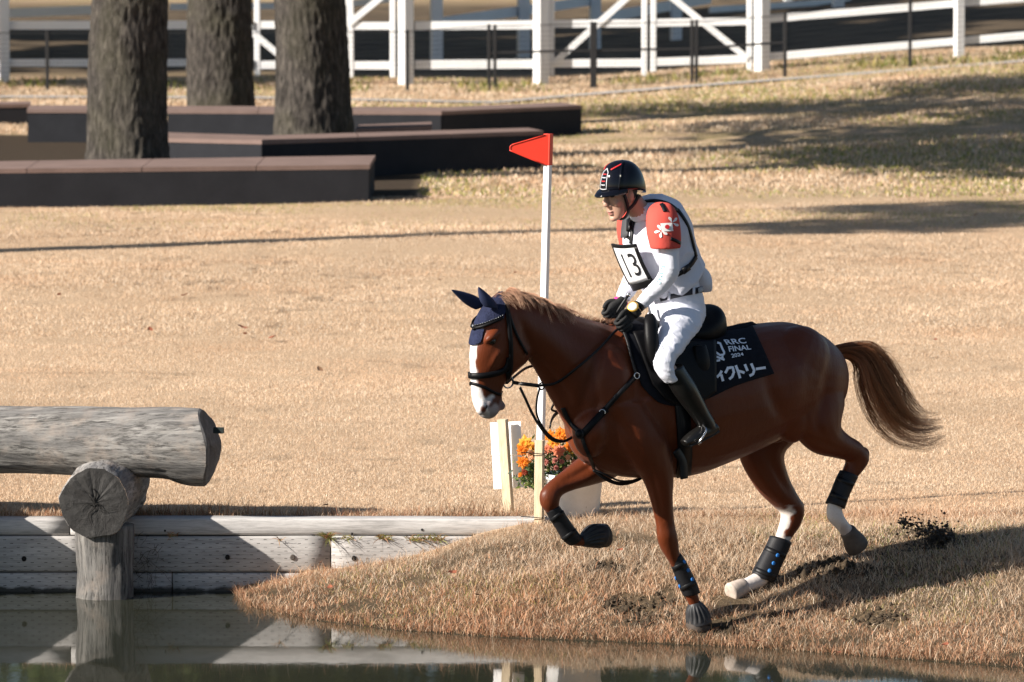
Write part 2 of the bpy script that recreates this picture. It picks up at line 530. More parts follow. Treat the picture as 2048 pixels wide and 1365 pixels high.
# taller brown grass hanging over the timber wall and at the water line
zones = []
n = 2600
x = rng.uniform(-3, .05, n); y = rng.uniform(1.12, 1.24, n)
x = np.where(rng.random(n) < .3, rng.normal(-2.05, .28, n), x)
zones.append((x, y, rng.gamma(6, .011, n) * (.5 + vnoise(x, y, 2, 41)), rng.uniform(.002, .0032, n), rng.uniform(.1, .8, n), pick(PALB, n) * rng.uniform(.35, 1, (n, 1)), True))
n = 4200
i = rng.integers(0, len(SH) - 4, n); t = rng.random(n)
x = SH[i, 0] * (1-t) + SH[i+1, 0] * t; y = SH[i, 1] * (1-t) + SH[i+1, 1] * t + rng.uniform(.0, .10, n)
zones.append((x, y, rng.gamma(5, .011, n), rng.uniform(.002, .003, n), rng.uniform(.3, .95, n), pick(PALB, n) * .8, True))
make_grass('long_grass', 'longer brown grass along the wall top and the shoreline', zones)

# ================================================================== POND WALL OF TIMBERS
def wood_material(name, c0, c1, c2, along='x', scale=1.0, dashes=False, bumpy=0.5, crack=0.0):
    t = NT(name, 0.85, 0.15)
    sc = {'x': (0.7, 9, 9), 'z': (9, 9, 0.7), 'y': (9, 0.7, 9)}[along]
    co = t.coord(tuple(k * scale for k in sc))
    f = t.noise(co, 3.0, 8, 0.65, 0.8)
    g = t.noise(co, 14.0, 6, 0.7)
    c = t.ramp(f, [(0.28, c0), (0.5, c1), (0.74, c2)])
    c = t.mix(t.ramp(g, [(0.35, 0.55), (0.55, 0.0)]), c, tuple(k * .45 for k in c0))
    big = t.noise(t.coord((1, 1, 1)), 2.2, 4, 0.6)
    c = t.mix(t.ramp(big, [(0.4, 0.0), (0.7, 0.45)]), c, c2)
    hgt = g
    if dashes:
        o = t.coord((1, 1, 1))
        br = t.new('ShaderNodeTexBrick'); t.L(o, br.inputs['Vector'])
        # incising cuts: short dashes staggered in rows
        sep = t.new('ShaderNodeSeparateXYZ'); t.L(o, sep.inputs[0])
        cmb = t.new('ShaderNodeCombineXYZ'); t.L(sep.outputs[0], cmb.inputs[0]); t.L(sep.outputs[2], cmb.inputs[1])
        w = t.new('ShaderNodeTexNoise'); w.inputs['Scale'].default_value = 30; t.L(o, w.inputs['Vector'])
        t.L(cmb.outputs[0], br.inputs['Vector'])
        br.offset = 0.5
        br.inputs['Scale'].default_value = 1.0
        br.inputs['Brick Width'].default_value = 0.075; br.inputs['Row Height'].default_value = 0.021
        br.inputs['Mortar Size'].default_value = 0.0085; br.inputs['Mortar Smooth'].default_value = 0.0
        # dashes = where the vertical joints of a very flat brick cross thin lines
        v = t.new('ShaderNodeMath', operation='MULTIPLY'); t.L(sep.outputs[2], v.inputs[0]); v.inputs[1].default_value = 1/0.021
        fr = t.new('ShaderNodeMath', operation='FRACT'); t.L(v.outputs[0], fr.inputs[0])
        ab = t.new('ShaderNodeMath', operation='SUBTRACT'); t.L(fr.outputs[0], ab.inputs[0]); ab.inputs[1].default_value = 0.5
        a2 = t.new('ShaderNodeMath', operation='ABSOLUTE'); t.L(ab.outputs[0], a2.inputs[0])
        lt = t.new('ShaderNodeMath', operation='LESS_THAN'); t.L(a2.outputs[0], lt.inputs[0]); lt.inputs[1].default_value = 0.075
        mu = t.new('ShaderNodeMath', operation='MULTIPLY'); t.L(br.outputs['Fac'], mu.inputs[0]); t.L(lt.outputs[0], mu.inputs[1])
        m2 = t.new('ShaderNodeMath', operation='MULTIPLY'); t.L(mu.outputs[0], m2.inputs[0]); t.L(t.ramp(w.outputs[0], [(.3, .4), (.5, 1.0)]), m2.inputs[1])
        c = t.mix(m2.outputs[0], c, (.045, .04, .035))
    if dashes:                       # black algae band at the water line
        zs_ = t.new('ShaderNodeSeparateXYZ'); t.L(t.coord((1, 1, 1)), zs_.inputs[0])
        nn_ = t.new('ShaderNodeMath', operation='MULTIPLY_ADD'); t.L(t.noise(t.coord((1, 1, 1)), 9, 4, .6), nn_.inputs[0]); nn_.inputs[1].default_value = -.07; t.L(zs_.outputs[2], nn_.inputs[2])
        mr_ = t.new('ShaderNodeMapRange'); t.L(nn_.outputs[0], mr_.inputs[0]); mr_.inputs[1].default_value = WATER_Z - .035 + .030; mr_.inputs[2].default_value = WATER_Z - .035 + .012
        mr_.inputs[3].default_value = 0; mr_.inputs[4].default_value = .9
        c = t.mix(mr_.outputs[0], c, (.022, .022, .018))
    t.color(c)
    t.bump(hgt, bumpy, 0.006)
    return t.m
M_timber = wood_material('weathered_timber', (.30,.285,.27), (.42,.40,.385), (.53,.51,.49), 'x', 1.0, True, 0.35)
M_timber_top = wood_material('weathered_cap_timber', (.37,.355,.34), (.50,.48,.465), (.63,.61,.59), 'x', 0.8, False, 0.4)
M_hole = simple('bolt_recess_black', (.012, .011, .010), 0.9)
M_bolt = simple('rusty_bolt', (.10, .085, .075), 0.6, 0.4, 0.3)
wall = empty('timber_wall', (-1.5, WALL_Y, WATER_Z), 'low wall of weathered grey squared timbers along the pond edge', 'wall')
def timber(x0, x1, z0, z1, y0, mat):
    mb = MB()
    n = max(2, int((x1 - x0) / .12)); rs = []
    r = .012
    prof = [(0, r), (r*.3, r*.3), (r, 0)]
    def ring(x):
        a = (noise.noise(Vector((x*1.7, z0*9, 3))) * .006)
        lo, hi = z0 + a*.4, z1 + a
        yb = y0 + .15; yf = y0 + noise.noise(Vector((x*1.1, z0*7, 9))) * .005
        return [(x,yf,lo+r),(x,yf+.002,(lo+hi)/2),(x,yf,hi-r),(x,yf+r*.3,hi-r*.3),(x,yf+r,hi),(x,yb-r,hi),(x,yb,hi-r),(x,yb,lo+r),(x,yb-r,lo),(x,yf+r,lo)]
    mb.rings([ring(x0 + (x1-x0)*i/n) for i in range(n+1)])
    o = mb.build('timber', mat, wall, True)
    return o
ZT = [0.020, -0.074, -0.276, -0.62]
g = .0035
for xs, k, yo in (((-6.0, -2.42, .28), 0, .012), ((-6.0, -2.30, -.992, .45), 1, 0.0), ((-6.0, -1.86, .45), 2, -.004)):
    for a, b in zip(xs[:-1], xs[1:]):
        timber(a + g, b - g, ZT[k+1] + g, ZT[k] - (g if k else 0), WALL_Y + yo, M_timber_top if k == 0 else M_timber)
def disc(px, py, r, name, mat, depth=.006, Yp=WALL_Y):
    c = at(px, py, Yp)
    mb = MB()
    mb.rings([[(c.x + rr*math.cos(2*math.pi*j/14), yy, c.z + rr*1.15*math.sin(2*math.pi*j/14)) for j in range(14)] for rr, yy in ((r, Yp + .004), (r, Yp - depth*.5), (r*.8, Yp - depth))])
    return mb.build(name, mat, wall)
disc(48, 1118, .013, 'bolt', M_hole); disc(455, 1115, .013, 'bolt', M_hole); disc(585, 1115, .014, 'bolt', M_bolt)
disc(708, 1117, .013, 'bolt', M_hole); disc(66, 1186, .012, 'bolt', M_hole)
for px_, py_ in ((704, 1068), (844, 1060), (330, 1062)): disc(px_, py_, .006, 'nail_hole', M_hole, .003, WALL_Y + .012)

# green and brown tufts rooted in the joints of the wall
def tuft(px, py, n, h, spread, name, label, green=.5, hang=.35, Yp=WALL_Y - .008):
    c = at(px, py, Yp); Vv = []; Ff = []; Cc = []
    for i in range(n):
        a = rng.uniform(0, 2*math.pi); up = rng.uniform(-.5 if rng.random() < hang else .3, 1)
        L_ = h * rng.uniform(.4, 1.1)
        d = Vector((math.cos(a)*.8, -abs(math.sin(a))*.6, up)).normalized()
        p0 = c + Vector((rng.uniform(-spread, spread), 0, rng.uniform(-.006, .006)))
        p1 = p0 + d * L_ * .55; p2 = p1 + (d + Vector((0, 0, -.7))).normalized() * L_ * .5
        w = Vector((-d.z, 0, d.x)).normalized() * .0016
        b = len(Vv)
        Vv += [p0 - w, p0 + w, p1 + w, p1 - w, p2]; Ff += [(b, b+1, b+2), (b, b+2, b+3), (b+3, b+2, b+4)]
        col = PALG[rng.integers(0, 4)] * 1.5 if rng.random() < green else PALB[rng.integers(0, 8)] * .8
        Cc += [col] * 5
    o = bigmesh(name, np.array([tuple(v) for v in Vv]), np.array(Ff), 3, np.array(Cc), M_blade)
    return tag(o, label, 'weed', 'weeds rooted in the wall joints')
tuft(655, 1076, 60, .085, .016, 'grass_tuft', 'largest green tuft at the vertical timber joint of the pond wall', .55)
tuft(700, 1078, 26, .05, .05, 'grass_tuft', 'small green sprigs just right of the largest tuft on the wall', .7)
tuft(768, 1078, 46, .06, .03, 'grass_tuft', 'middle green tuft growing from the pond wall joint', .6)
tuft(852, 1080, 110, .07, .10, 'grass_tuft', 'long row of green weeds at the wall joint nearest the bank', .6)
tuft(560, 1081, 8, .07, .01, 'grass_tuft', 'thin dead stem dangling on the wall right of the log support', .1, .9)
tuft(345, 1072, 16, .06, .03, 'grass_tuft', 'faint dead sprig in the shaded wall joint behind the log support', .1, .7)
# ================================================================== LOG JUMP
def log_material(name, along, dk=1.0):
    t = NT(name, 0.9, 0.12)
    sc = {'x': (0.6, 7, 7), 'z': (7, 7, 0.6), 'y': (7, .6, 7)}[along]
    co = t.coord(sc)
    f = t.noise(co, 2.5, 9, 0.7, 0.6); g = t.noise(co, 9, 8, 0.75); h = t.noise(t.coord(), 7, 6, 0.7)
    c = t.ramp(f, [(0.3, (.15,.14,.132)), (0.5, (.30,.285,.27)), (0.72, (.50,.48,.46))])
    c = t.mix(t.ramp(g, [(0.40, 0.92), (0.53, 0.0)]), c, (.06,.056,.054))
    c = t.mix(t.ramp(h, [(0.5, 0.0), (0.68, 0.7)]), c, (.44,.37,.32))
    c = t.mix(t.ramp(t.noise(co, 1.6, 4), [(0.45, 0.0), (0.6, 0.6)]), c, (.16,.155,.155))
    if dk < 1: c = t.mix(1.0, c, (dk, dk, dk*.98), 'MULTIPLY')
    t.color(c); t.bump(g, 0.7, 0.012)
    return t.m
M_log = log_material('silvered_log', 'x', .88)
M_logy = log_material('silvered_cross_log', 'y')
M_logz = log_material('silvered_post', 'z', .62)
def endgrain(name='end_grain', k=1.0):
    t = NT(name, 0.95, 0.1)
    co = t.coord()
    f = t.noise(co, 9, 8, 0.75, 0.4); g = t.noise(co, 45, 5, .7)
    c = t.ramp(f, [(0.3, (.030,.028,.027)), (0.55, (.058,.056,.054)), (0.75, (.10,.095,.09))])
    c = t.mix(t.ramp(g, [(.38, .6), (.5, 0.)]), c, (.04,.038,.036))
    if k != 1.0: c = t.mix(1.0, c, (k, k, k), 'MULTIPLY')
    t.color(c); t.bump(f, .9, .02)
    return t.m
M_end = endgrain(); M_end2 = endgrain('rail_end_grain', 2.6)
jump = empty('log_jump', at(210, 1205, .74), 'big weathered log rail on a short log support standing in the pond', 'log jump')
LOGY = 0.62
def lump(p, s, a): return noise.fractal(Vector(p) * s, 1.0, 2.0, 4) * a
# the rail log: ends on the right with a rough bevelled saw cut, runs out of the picture to the left
mb = MB(); rs = []
LOGY = 1.10
LYAW = R(8)
lc = at(200, 886, LOGY)                                  # log centre above its support
lax = Vector((math.cos(LYAW), -math.sin(LYAW), -.004)); lsd = Vector((math.sin(LYAW), math.cos(LYAW), 0))
LEND = (at(418, 886, LOGY - .1).x - lc.x) / math.cos(LYAW)
ss = list(np.arange(-4.2, LEND - .2, .045)) + list(np.arange(LEND - .2, LEND + .001, .02))
NR = 60
for x in ss:
    ring = []
    k = (x - LEND) / .22 + 1
    waist = .186 + .010 * max(0, min(1, (x + .2) / .6))
    sag = .010 * math.cos((x + .1) * 1.7)
    for j in range(NR):
        a = 2*math.pi*j/NR; ca, sa = math.cos(a), math.sin(a)
        r = waist + lump((x*.5, ca*.3, sa*.3), 2.2, .014) + lump((x*.9, ca*2.2, sa*2.2), 3.0, .006)
        if k > 0:
            r += .028 * max(0, -sa)**2 * math.sin(min(1, k*1.2)*math.pi*.6)
        zz_ = sag + r * sa
        sh = x - max(0, k) * (.055 * max(0, sa) - .02 * (1 - sa*sa) + .05 * max(0, -sa - .5))     # the top of the saw cut slopes back
        ring.append(lc + lax*sh + lsd*(r*ca) + Vector((0, 0, zz_)))
    rs.append(ring)
mb.rings(rs, cap=False)
rail = mb.build('rail_log', M_log, jump, True)
last = rs[-1]; ec = sum(last, Vector()) / len(last)
mb = MB(); rr = [last]
for kk, o_ in ((.97, .012), (.8, .014), (.55, .016), (.3, .018), (.08, .018)):
    rr.append([ec + (p - ec)*kk + lax*(o_ + .006*noise.noise(p*9)) for p in last])
mb.rings(rr, cap=True)
mb.build('sawn_end', M_end2, rail)
mb = MB(); tt = at(430, 861, ec.y - .05)
Mt = Matrix.Translation(tt) @ Matrix.Rotation(-LYAW, 4, 'Z')
mb.bbox((-.01, -.006, -.017), (.05, .006, .017), .003, Mt)
mb.build('strap_tab', simple('black_webbing', (.02, .03, .028), .7), rail)
# cross logs pointing at the camera, each on a post (left one unseen, added to shade the wall)
def support(dx, seed):
    fc = at(190, 1006, .57) + Vector((dx, 0, 0)); bc = at(232, 975, 1.46) + Vector((dx, 0, 0)); bc.z = fc.z + .012
    mb = MB(); rs = []
    ax = (bc - fc).normalized(); sx = ax.cross(Vector((0, 0, 1))).normalized(); sz = sx.cross(ax)
    for i in range(26):
        t = i / 25; c = fc.lerp(bc, t); ring = []
        for j in range(48):
            a = 2*math.pi*j/48; ca, sa = math.cos(a), math.sin(a)
            r = .194 + lump((ca*.8 + seed, sa*.8, t*.9), 2.0, .016) + lump((ca*3, sa*3, t*2 + seed), 3.0, .004)
            if i == 0: r *= .965
            ring.append(c + sx * (r*ca) + sz * (r*sa*(1.0 if sa < .86 else .97)))
        rs.append(ring)
    mb.rings(rs, cap=False)
    cross = mb.build('cross_log', M_logy, jump, True)
    mb = MB(); rr = [[p + (-ax) * .004 for p in rs[0]]]
    for k in (.85, .6, .35, .12):
        rr.append([fc + (p - fc) * k - ax * (.004 + .012 * abs(noise.noise(p * 14))) for p in rs[0]])
    mb.rings(rr, cap=True)
    mb.build('sawn_end', M_end, cross)
    mb = MB()
    for a0, ln, wd in ((-.5, .12, .003), (2.2, .10, .0028), (3.4, .09, .0035), (4.4, .13, .0035), (5.4, .08, .0025), (1.55, .09, .006)):
        pts = [fc + (sx*math.cos(a0 + .25*math.sin(i*2.1)) + sz*math.sin(a0 + .25*math.sin(i*2.1))) * (ln*i/4) - ax*.014 for i in range(5)]
        mb.tube(pts, [wd, wd, wd*.7, wd*.5, .001], 5, 2, flat=.35, up=ax)
    mb.build('crack', M_hole, cross)
    mb = MB(); bot = at(211, 1215, .76); top = at(209, 1050, .74); rs = []
    for i in range(22):
        t = i / 21; z = WATER_Z - .35 + (top.z - WATER_Z + .35) * t; ring = []
        for j in range(44):
            a = 2*math.pi*j/44; ca, sa = math.cos(a), math.sin(a)
            r = .158 - .006*t + lump((ca*.7, sa*.7 + seed, t*1.1), 2.4, .016) + lump((ca*3, sa*3, t + seed), 3, .004)
            if ca < -.1 and sa < 0 and t < .62: r += .008 * math.sin(t*30)
            ring.append((dx + bot.x + (top.x-bot.x)*t + r*ca, .75 + r*sa, z))
        rs.append(ring)
    mb.rings(rs)
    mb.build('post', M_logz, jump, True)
support(0.0, 0.0); support(-1.02, 5.0)
# tangle of dead stems between post and wall
mb = MB()
for i in range(46):
    c = at(rng.uniform(270, 322), rng.uniform(1085, 1205), .93)
    pts = [c]
    d = Vector((rng.uniform(-1, 1), rng.uniform(-.15, .1), rng.uniform(-.7, 1))).normalized()
    for k in range(4):
        d = (d + Vector((rng.uniform(-.6, .6), rng.uniform(-.2, .1), rng.uniform(-.6, .6)))).normalized()
        q = pts[-1] + d * .028; q.y = min(q.y, .955); pts.append(q)
    mb.tube(pts, .0011, 4, 2)
tag(mb.build('dead_weed', simple('dead_stems', (.06,.045,.025), .9)), 'tangle of thin dead stems beside the log post at the wall', 'weed')

# ================================================================== TREES
def bark_material():
    t = NT('tree_bark', 0.95, 0.1)
    co = t.coord((1, 1, .28))
    f = t.noise(co, 22, 8, 0.7, .4); g = t.noise(co, 45, 5, .7); b = t.noise(t.coord(), 1.5, 3)
    c = t.ramp(f, [(0.32, (.026,.023,.021)), (0.5, (.08,.071,.064)), (0.7, (.20,.175,.15))])
    c = t.mix(t.ramp(b, [(.45, 0.), (.75, .4)]), c, (.12,.115,.07))
    t.color(c)
    mx = t.new('ShaderNodeMath', operation='MULTIPLY_ADD'); t.L(f, mx.inputs[0]); mx.inputs[1].default_value = 1.0; t.L(g, mx.inputs[2])
    t.bump(mx.outputs[0], 1.0, .05)
    return t.m
M_bark = bark_material()
def leaf_material(name, c0, c1):
    t = NT(name, .5, .3)
    t.color(t.attr('Col'))
    tr = t.new('ShaderNodeBsdfTranslucent'); t.L(t.attr('Col'), tr.inputs[0])
    mx = t.new('ShaderNodeMixShader'); mx.inputs[0].default_value = .3
    t.L(t.b.outputs[0], mx.inputs[1]); t.L(tr.outputs[0], mx.inputs[2]); t.L(mx.outputs[0], t.n['Material Output'].inputs[0])
    return t.m
M_leaf = leaf_material('evergreen_leaves', 0, 0)
def crown_mesh(centers, nleaf, size, parent, seed, pal=((.05,.075,.02),(.07,.10,.03),(.035,.055,.018),(.09,.11,.035))):
    r_ = np.random.default_rng(seed); pal = np.array(pal)
    P = []; 
    for c, rad, k in centers:
        n = int(nleaf * k)
        d = r_.normal(size=(n, 3)); d /= np.linalg.norm(d, axis=1)[:, None]
        rr = rad * r_.random(n) ** .45
        q = d * rr[:, None]; q[:, 2] *= .62
        lump_ = np.array([noise.noise(Vector(tuple(v * (1.6/rad)))) for v in q])
        q = q[lump_ > -.18]
        P.append(q + np.array(c))
    P = np.concatenate(P); n = len(P)
    u = r_.normal(size=(n, 3)); u /= np.linalg.norm(u, axis=1)[:, None]
    w = np.cross(u, r_.normal(size=(n, 3))); w /= np.linalg.norm(w, axis=1)[:, None]
    s = size * r_.uniform(.6, 1.3, n)[:, None]
    V = np.stack([P - u*s, P + w*s*.45, P + u*s, P - w*s*.45], 1).reshape(-1, 3)
    F = np.arange(n*4).reshape(-1, 4)
    C = np.repeat(pal[r_.integers(0, len(pal), n)] * r_.uniform(.7, 1.3, (n, 1)), 4, 0)
    return bigmesh('crown', V, F, 4, C, M_leaf, parent)
def tree(x, y, r0, H, label, crown_r, crown_z, seed, fine=False, leafk=1.0, lean=(0, 0), flare=.28, group=None, leaf=.16, hv=3.2):
    z0 = zg(x, y)
    root = empty('tree', (x, y, z0), label, 'tree', group)
    r_ = random.Random(seed)
    mb = MB(); rs = []
    nz = 140 if fine else 14; NA = 130 if fine else 14
    zs = [-.15 + (hv + .15) * i / (nz - 1) for i in range(nz)]
    for z in zs:
        rr = r0 * (1 + flare * math.exp(-max(z, 0) / .35) - .045 * z)
        cx = x + lean[0] * z; cy = y + lean[1] * z; ring = []
        for j in range(NA):
            a = 2*math.pi*j/NA; ca, sa = math.cos(a), math.sin(a)
            d = 0
            if fine:
                q = Vector((ca*r0*17, sa*r0*17, z*3.6 + seed))
                d = (abs(noise.noise(q)) * -.034 + noise.noise(q * 2.3) * .014 + noise.noise(Vector((ca*1.1, sa*1.1, z*.6 + seed))) * .06)
            ring.append((cx + (rr + d) * ca, cy + (rr + d) * sa, z0 + z))
        rs.append(ring)
    # upper trunk
    top = Vector((x + lean[0]*hv, y + lean[1]*hv, z0 + hv))
    mb.rings(rs)
    rt = r0 * (1 - .045*hv)
    tip = Vector((top.x + r_.uniform(-.4, .4), top.y + r_.uniform(-.4, .4), z0 + H))
    mid = top.lerp(tip, .5) + Vector((r_.uniform(-.3, .3), r_.uniform(-.3, .3), 0))
    mb.tube([top - Vector((0, 0, .3)), top, mid, tip], [rt, rt*.97, rt*.6, .05], 14, 6)
    trunk = mb.build('trunk', M_bark, root, True)
    cs = []
    nl = 9
    for i in range(nl):
        a = 2*math.pi*i/nl*2.4 + r_.random(); t = r_.uniform(.0, .75)
        st = top.lerp(mid, min(1, t*2)) if t < .5 else mid.lerp(tip, (t-.5)*2)
        ln = crown_r * r_.uniform(.55, .95) * (1 - .4*t)
        en = st + Vector((math.cos(a)*ln, math.sin(a)*ln, ln*r_.uniform(.25, .7)))
        mi = st.lerp(en, .5) + Vector((0, 0, -ln*.06))
        m2 = MB(); m2.tube([st, mi, en], [rt*.42*(1-.5*t), rt*.25*(1-.5*t), .03], 8, 5)
        m2.build('limb', M_bark, root, True)
        cs.append((tuple(en), crown_r * r_.uniform(.32, .5), .7)); cs.append((tuple(mi + Vector((0, 0, .5))), crown_r * r_.uniform(.28, .4), .45))
    cs.append((tuple(tip), crown_r * .5, .9)); cs.append((tuple(mid), crown_r * .5, .8))
    if leafk > 0:
        crown_mesh([(c, rr, k) for c, rr, k in cs if c[2] - rr*.6 > z0 + crown_z - 1.2], int(900 * leafk), leaf, root, seed)
    return root
tree(-4.20, 32.2, .455, 9.5, 'thick rough barked trunk nearest the front of the low walls', 4.2, 3.6, 3, True, 1.5, (.012, 0), .16)
tree(-3.78, 44.3, .455, 10.5, 'dark shaded trunk, middle and farthest of the three big trees', 4.0, 4.2, 5, True, .9, (-.01, 0), .05)
tree(-2.32, 37.0, .455, 10.0, 'sunlit ridged trunk, rightmost of the three big trees', 4.2, 3.8, 8, True, 1.1, (-.03, 0), .18)

# trees outside the picture on the left whose shade falls across lawn and paddock
off_trees = [(-12.0, 59.0, .4, 15, 5.2, 5.0, 22, 2.6), (-19, 62, .4, 14, 5.5, 3.6, 23, 2.4), (-13, 66, .4, 16, 5.2, 5.0, 24, 2.6), (-20, 67, .45, 15, 6, 3.6, 25, 2.4), (-13.5, 72, .4, 17, 5.5, 5, 26, 2.6), (-23, 76, .45, 16, 6, 4, 27, 2.4), (-15, 81, .45, 17, 6, 5, 28, 2.4)]
for i, (tx, ty, tr_, tH, cr, cz, sd_, lk) in enumerate(off_trees):
    tree(tx, ty, tr_, tH, 'leafy tree beyond the left edge of the picture whose shade crosses the paddock', cr, cz, sd_, False, lk, group='trees beyond the left edge', leaf=.3)
tree(-13.0, 18.2, .30, 13.2, 'slender tall tree beyond the left edge whose thin shadow crosses the lawn', 2.2, 9.8, 41, False, .4, leaf=.16, hv=9.0)

# ================================================================== LOW WALLS AROUND THE TREES
def slab_material(name, c, var=.15):
    t = NT(name, .9, .15)
    co = t.coord(); f = t.noise(co, 3, 6, .65); g = t.noise(co, 60, 4, .7)
    cc = t.ramp(f, [(.3, tuple(k*(1-var) for k in c)), (.7, tuple(k*(1+var) for k in c))])
    t.color(t.mix(t.ramp(g, [(.35, .3), (.6, 0.)]), cc, tuple(k*.6 for k in c)))
    t.bump(g, .3, .004)
    return t.m
M_slab = slab_material('grey_plastered_wall', (.027,.028,.033))
M_cap = slab_material('red_brown_cap_board', (.22,.155,.135))
M_lip = slab_material('pale_cap_edge', (.45,.36,.31))
def low_wall(corners, top_z, label, base_z=-.2, cap=True):
    """corners: four plan corners (x, y) anticlockwise, first two = front edge"""
    c = [Vector((p[0], p[1], 0)) for p in corners]
    cx = sum((p.x for p in c)) / 4; cy = sum((p.y for p in c)) / 4
    root = empty('low_wall', (cx, cy, 0), label, 'wall', 'low walls around the trees')
    mb = MB(); mb.hexa(*[Vector((p.x, p.y, base_z)) for p in c], Vector((0, 0, top_z - .05 - base_z)))
    mb.build('wall_body', M_slab, root)
    mb = MB(); mid = Vector((cx, cy, 0)); q = [p + (p - mid).normalized() * .012 for p in c]
    n = max(1, round((q[1] - q[0]).length / 1.2))
    for k in range(n):                       # cap boards end to end with narrow joints
        jl = .004 / (q[1] - q[0]).length; e0, e1 = k/n + (jl if k else 0), (k+1)/n - (jl if k < n-1 else 0)
        cs = [q[0].lerp(q[1], e0), q[0].lerp(q[1], e1), q[3].lerp(q[2], e1), q[3].lerp(q[2], e0)]
        mb = MB(); mb.hexa(*[Vector((p.x, p.y, top_z - .047)) for p in cs], Vector((0, 0, .047)))
        mb.build('cap_board', M_cap, root)
    return root
def pt(px, py, top): 
    p = gp(px, py, top); return (p.x, p.y)
T = .40
low_wall([(-8.5, 27.9), pt(737, 330, T), pt(749, 311, T), (-8.5, 29.1)], T, 'nearest long low wall in front of the leftmost trunk')
low_wall([pt(525, 281, .46), pt(1085, 262, .46), pt(1055, 256, .46), pt(540, 271, .46)], .46, 'long dark low wall running right from below the sunlit trunk')
low_wall([pt(300, 276, T), pt(523, 281, T), pt(538, 271.5, T), pt(300, 264, T)], T, 'short sunlit low wall face right of the leftmost trunk')
low_wall([pt(884, 223, T), pt(1163, 211, T), pt(1120, 205, T), pt(900, 214, T)], T, 'farthest dark low wall on the right with a pointed end')
low_wall([pt(335, 220, T), pt(882, 223, T), pt(896, 214.5, T), pt(335, 212, T)], T, 'long light grey low wall behind the sunlit trunk')
low_wall([pt(55, 219, .42), pt(185, 219, .42), pt(185, 211, .42), pt(60, 211, .42)], .42, 'grey low wall left of the leftmost trunk')
low_wall([pt(712, 258, .4), pt(862, 252, .4), pt(862, 244, .4), pt(720, 250, .4)], .4, 'thin pale low wall edge right of the sunlit trunk base')
low_wall([pt(-160, 211, .28), pt(60, 208, .28), pt(60, 203, .28), pt(-160, 205, .28)], .28, 'low dark wall at the far left edge')

# fallen leaves on the wall caps and lawn come later
# ================================================================== FENCES
def paint(name, c, rough=.45):
    return simple(name, c, rough, .4, 0, .05, 3)
M_white = paint('white_fence_paint', (.78,.79,.80))
M_black = simple('black_fence_steel', (.018,.018,.02), .5, .4)
def beam(mb, p, q, w, h=None, up=(0, 0, 1)):
    p = Vector(p); q = Vector(q); h = h or w
    t = (q - p).normalized(); u = Vector(up); u = (u - t*u.dot(t)).normalized(); s = t.cross(u)
    vs = []
    for e in (p, q):
        vs += [e - s*w/2 - u*h/2, e + s*w/2 - u*h/2, e + s*w/2 + u*h/2, e - s*w/2 + u*h/2]
    mb.add(vs, [(0,3,2,1),(4,5,6,7),(0,1,5,4),(1,2,6,5),(2,3,7,6),(3,0,4,7)])
FW = empty('white_fence', (0, 59.5, 0), 'white painted post and rail fence across the background', 'fence')
FY = 59.5                                 # the white fence line
def fpt(px, py, Y=FY): return at(px, py, Y)
def wpost(root, px, base, topy, w, Y=FY, rot=.6, name='post'):
    b = fpt(px, base, Y); t_ = fpt(px, topy, Y)
    mb = MB()
    if rot is None:
        mb.tube([(b.x, Y, b.z - .1), (b.x, Y, t_.z)], w/2, 18, 1)
        mb.build(name, M_white, root, False)
    else:
        M = Matrix.Translation((b.x, Y, 0)) @ Matrix.Rotation(rot, 4, 'Z')
        mb.bbox((-w/2, -w/2, b.z - .1), (w/2, w/2, t_.z), .012, M)
        mb.build(name, M_white, root)
def rail_(root, x0, y0, x1, y1, hpx, Y=FY, name='rail', Y1=None, d=.05):
    p = fpt(x0, y0, Y); q = fpt(x1, y1, Y if Y1 is None else Y1)
    mb = MB(); beam(mb, p, q, d, hpx / (FPX / (Y + 30)))
    mb.build(name, M_white, root)
for px_, base in ((4, 152), (812, 163), (1082, 157), (1524, 147)):
    wpost(FW, px_, base, -60, .185, FY - .1, .62)
wpost(FW, 1918, 104, -60, .14, FY - .1, .3)
rail_(FW, 10, 51, 505, 50, 17); rail_(FW, 10, 126, 505, 126, 15)
rail_(FW, 830, 52, 1068, 50, 17); rail_(FW, 830, 130, 1068, 128, 18)
rail_(FW, 1536, 38, 2100, -8, 15); rail_(FW, 1536, 114, 2100, 67, 15)
# gates: frame of stiles, two rails and a diagonal brace
def gate(x0, x1, ytop, ybot, base, label, brace, Y=FY + .06):
    g0 = fpt((x0 + x1)/2, base, Y)
    root = empty('white_gate', (g0.x, Y, g0.z), label, 'gate', 'white paddock gates')
    for px_ in (x0, x1):
        wpost(root, px_, base, -60, .09, Y, 0.0, 'stile')
    rail_(root, x0 + 5, ytop[0], x1 - 5, ytop[1], 15, Y - .01, 'rail'); rail_(root, x0 + 5, ybot[0], x1 - 5, ybot[1], 16, Y - .01, 'rail')
    p = fpt(brace[0], brace[1], Y - .05); q = fpt(brace[2], brace[3], Y - .05)
    mb = MB(); beam(mb, p, q, .03, .10); mb.build('brace', M_white, root)
    return root
gate(1103, 1289, (48, 47), (127, 126), 140, 'white gate with a brace rising to the right, left of the middle stiles', (1106, 128, 1330, -72))
gate(1307, 1499, (46, 43), (124, 118), 132, 'white gate with a brace falling to the right, right of the middle stiles', (1300, -40, 1496, 118))
gate(515, 694, (50, 50), (130, 129), 140, 'white gate partly hidden behind the sunlit trunk', (430, 5, 690, 215) if False else (470, 37, 580, 128))
gate(702, 786, (52, 52), (131, 131), 143, 'narrow white gate between the sunlit trunk and the tall post', (697, 48, 800, -36))
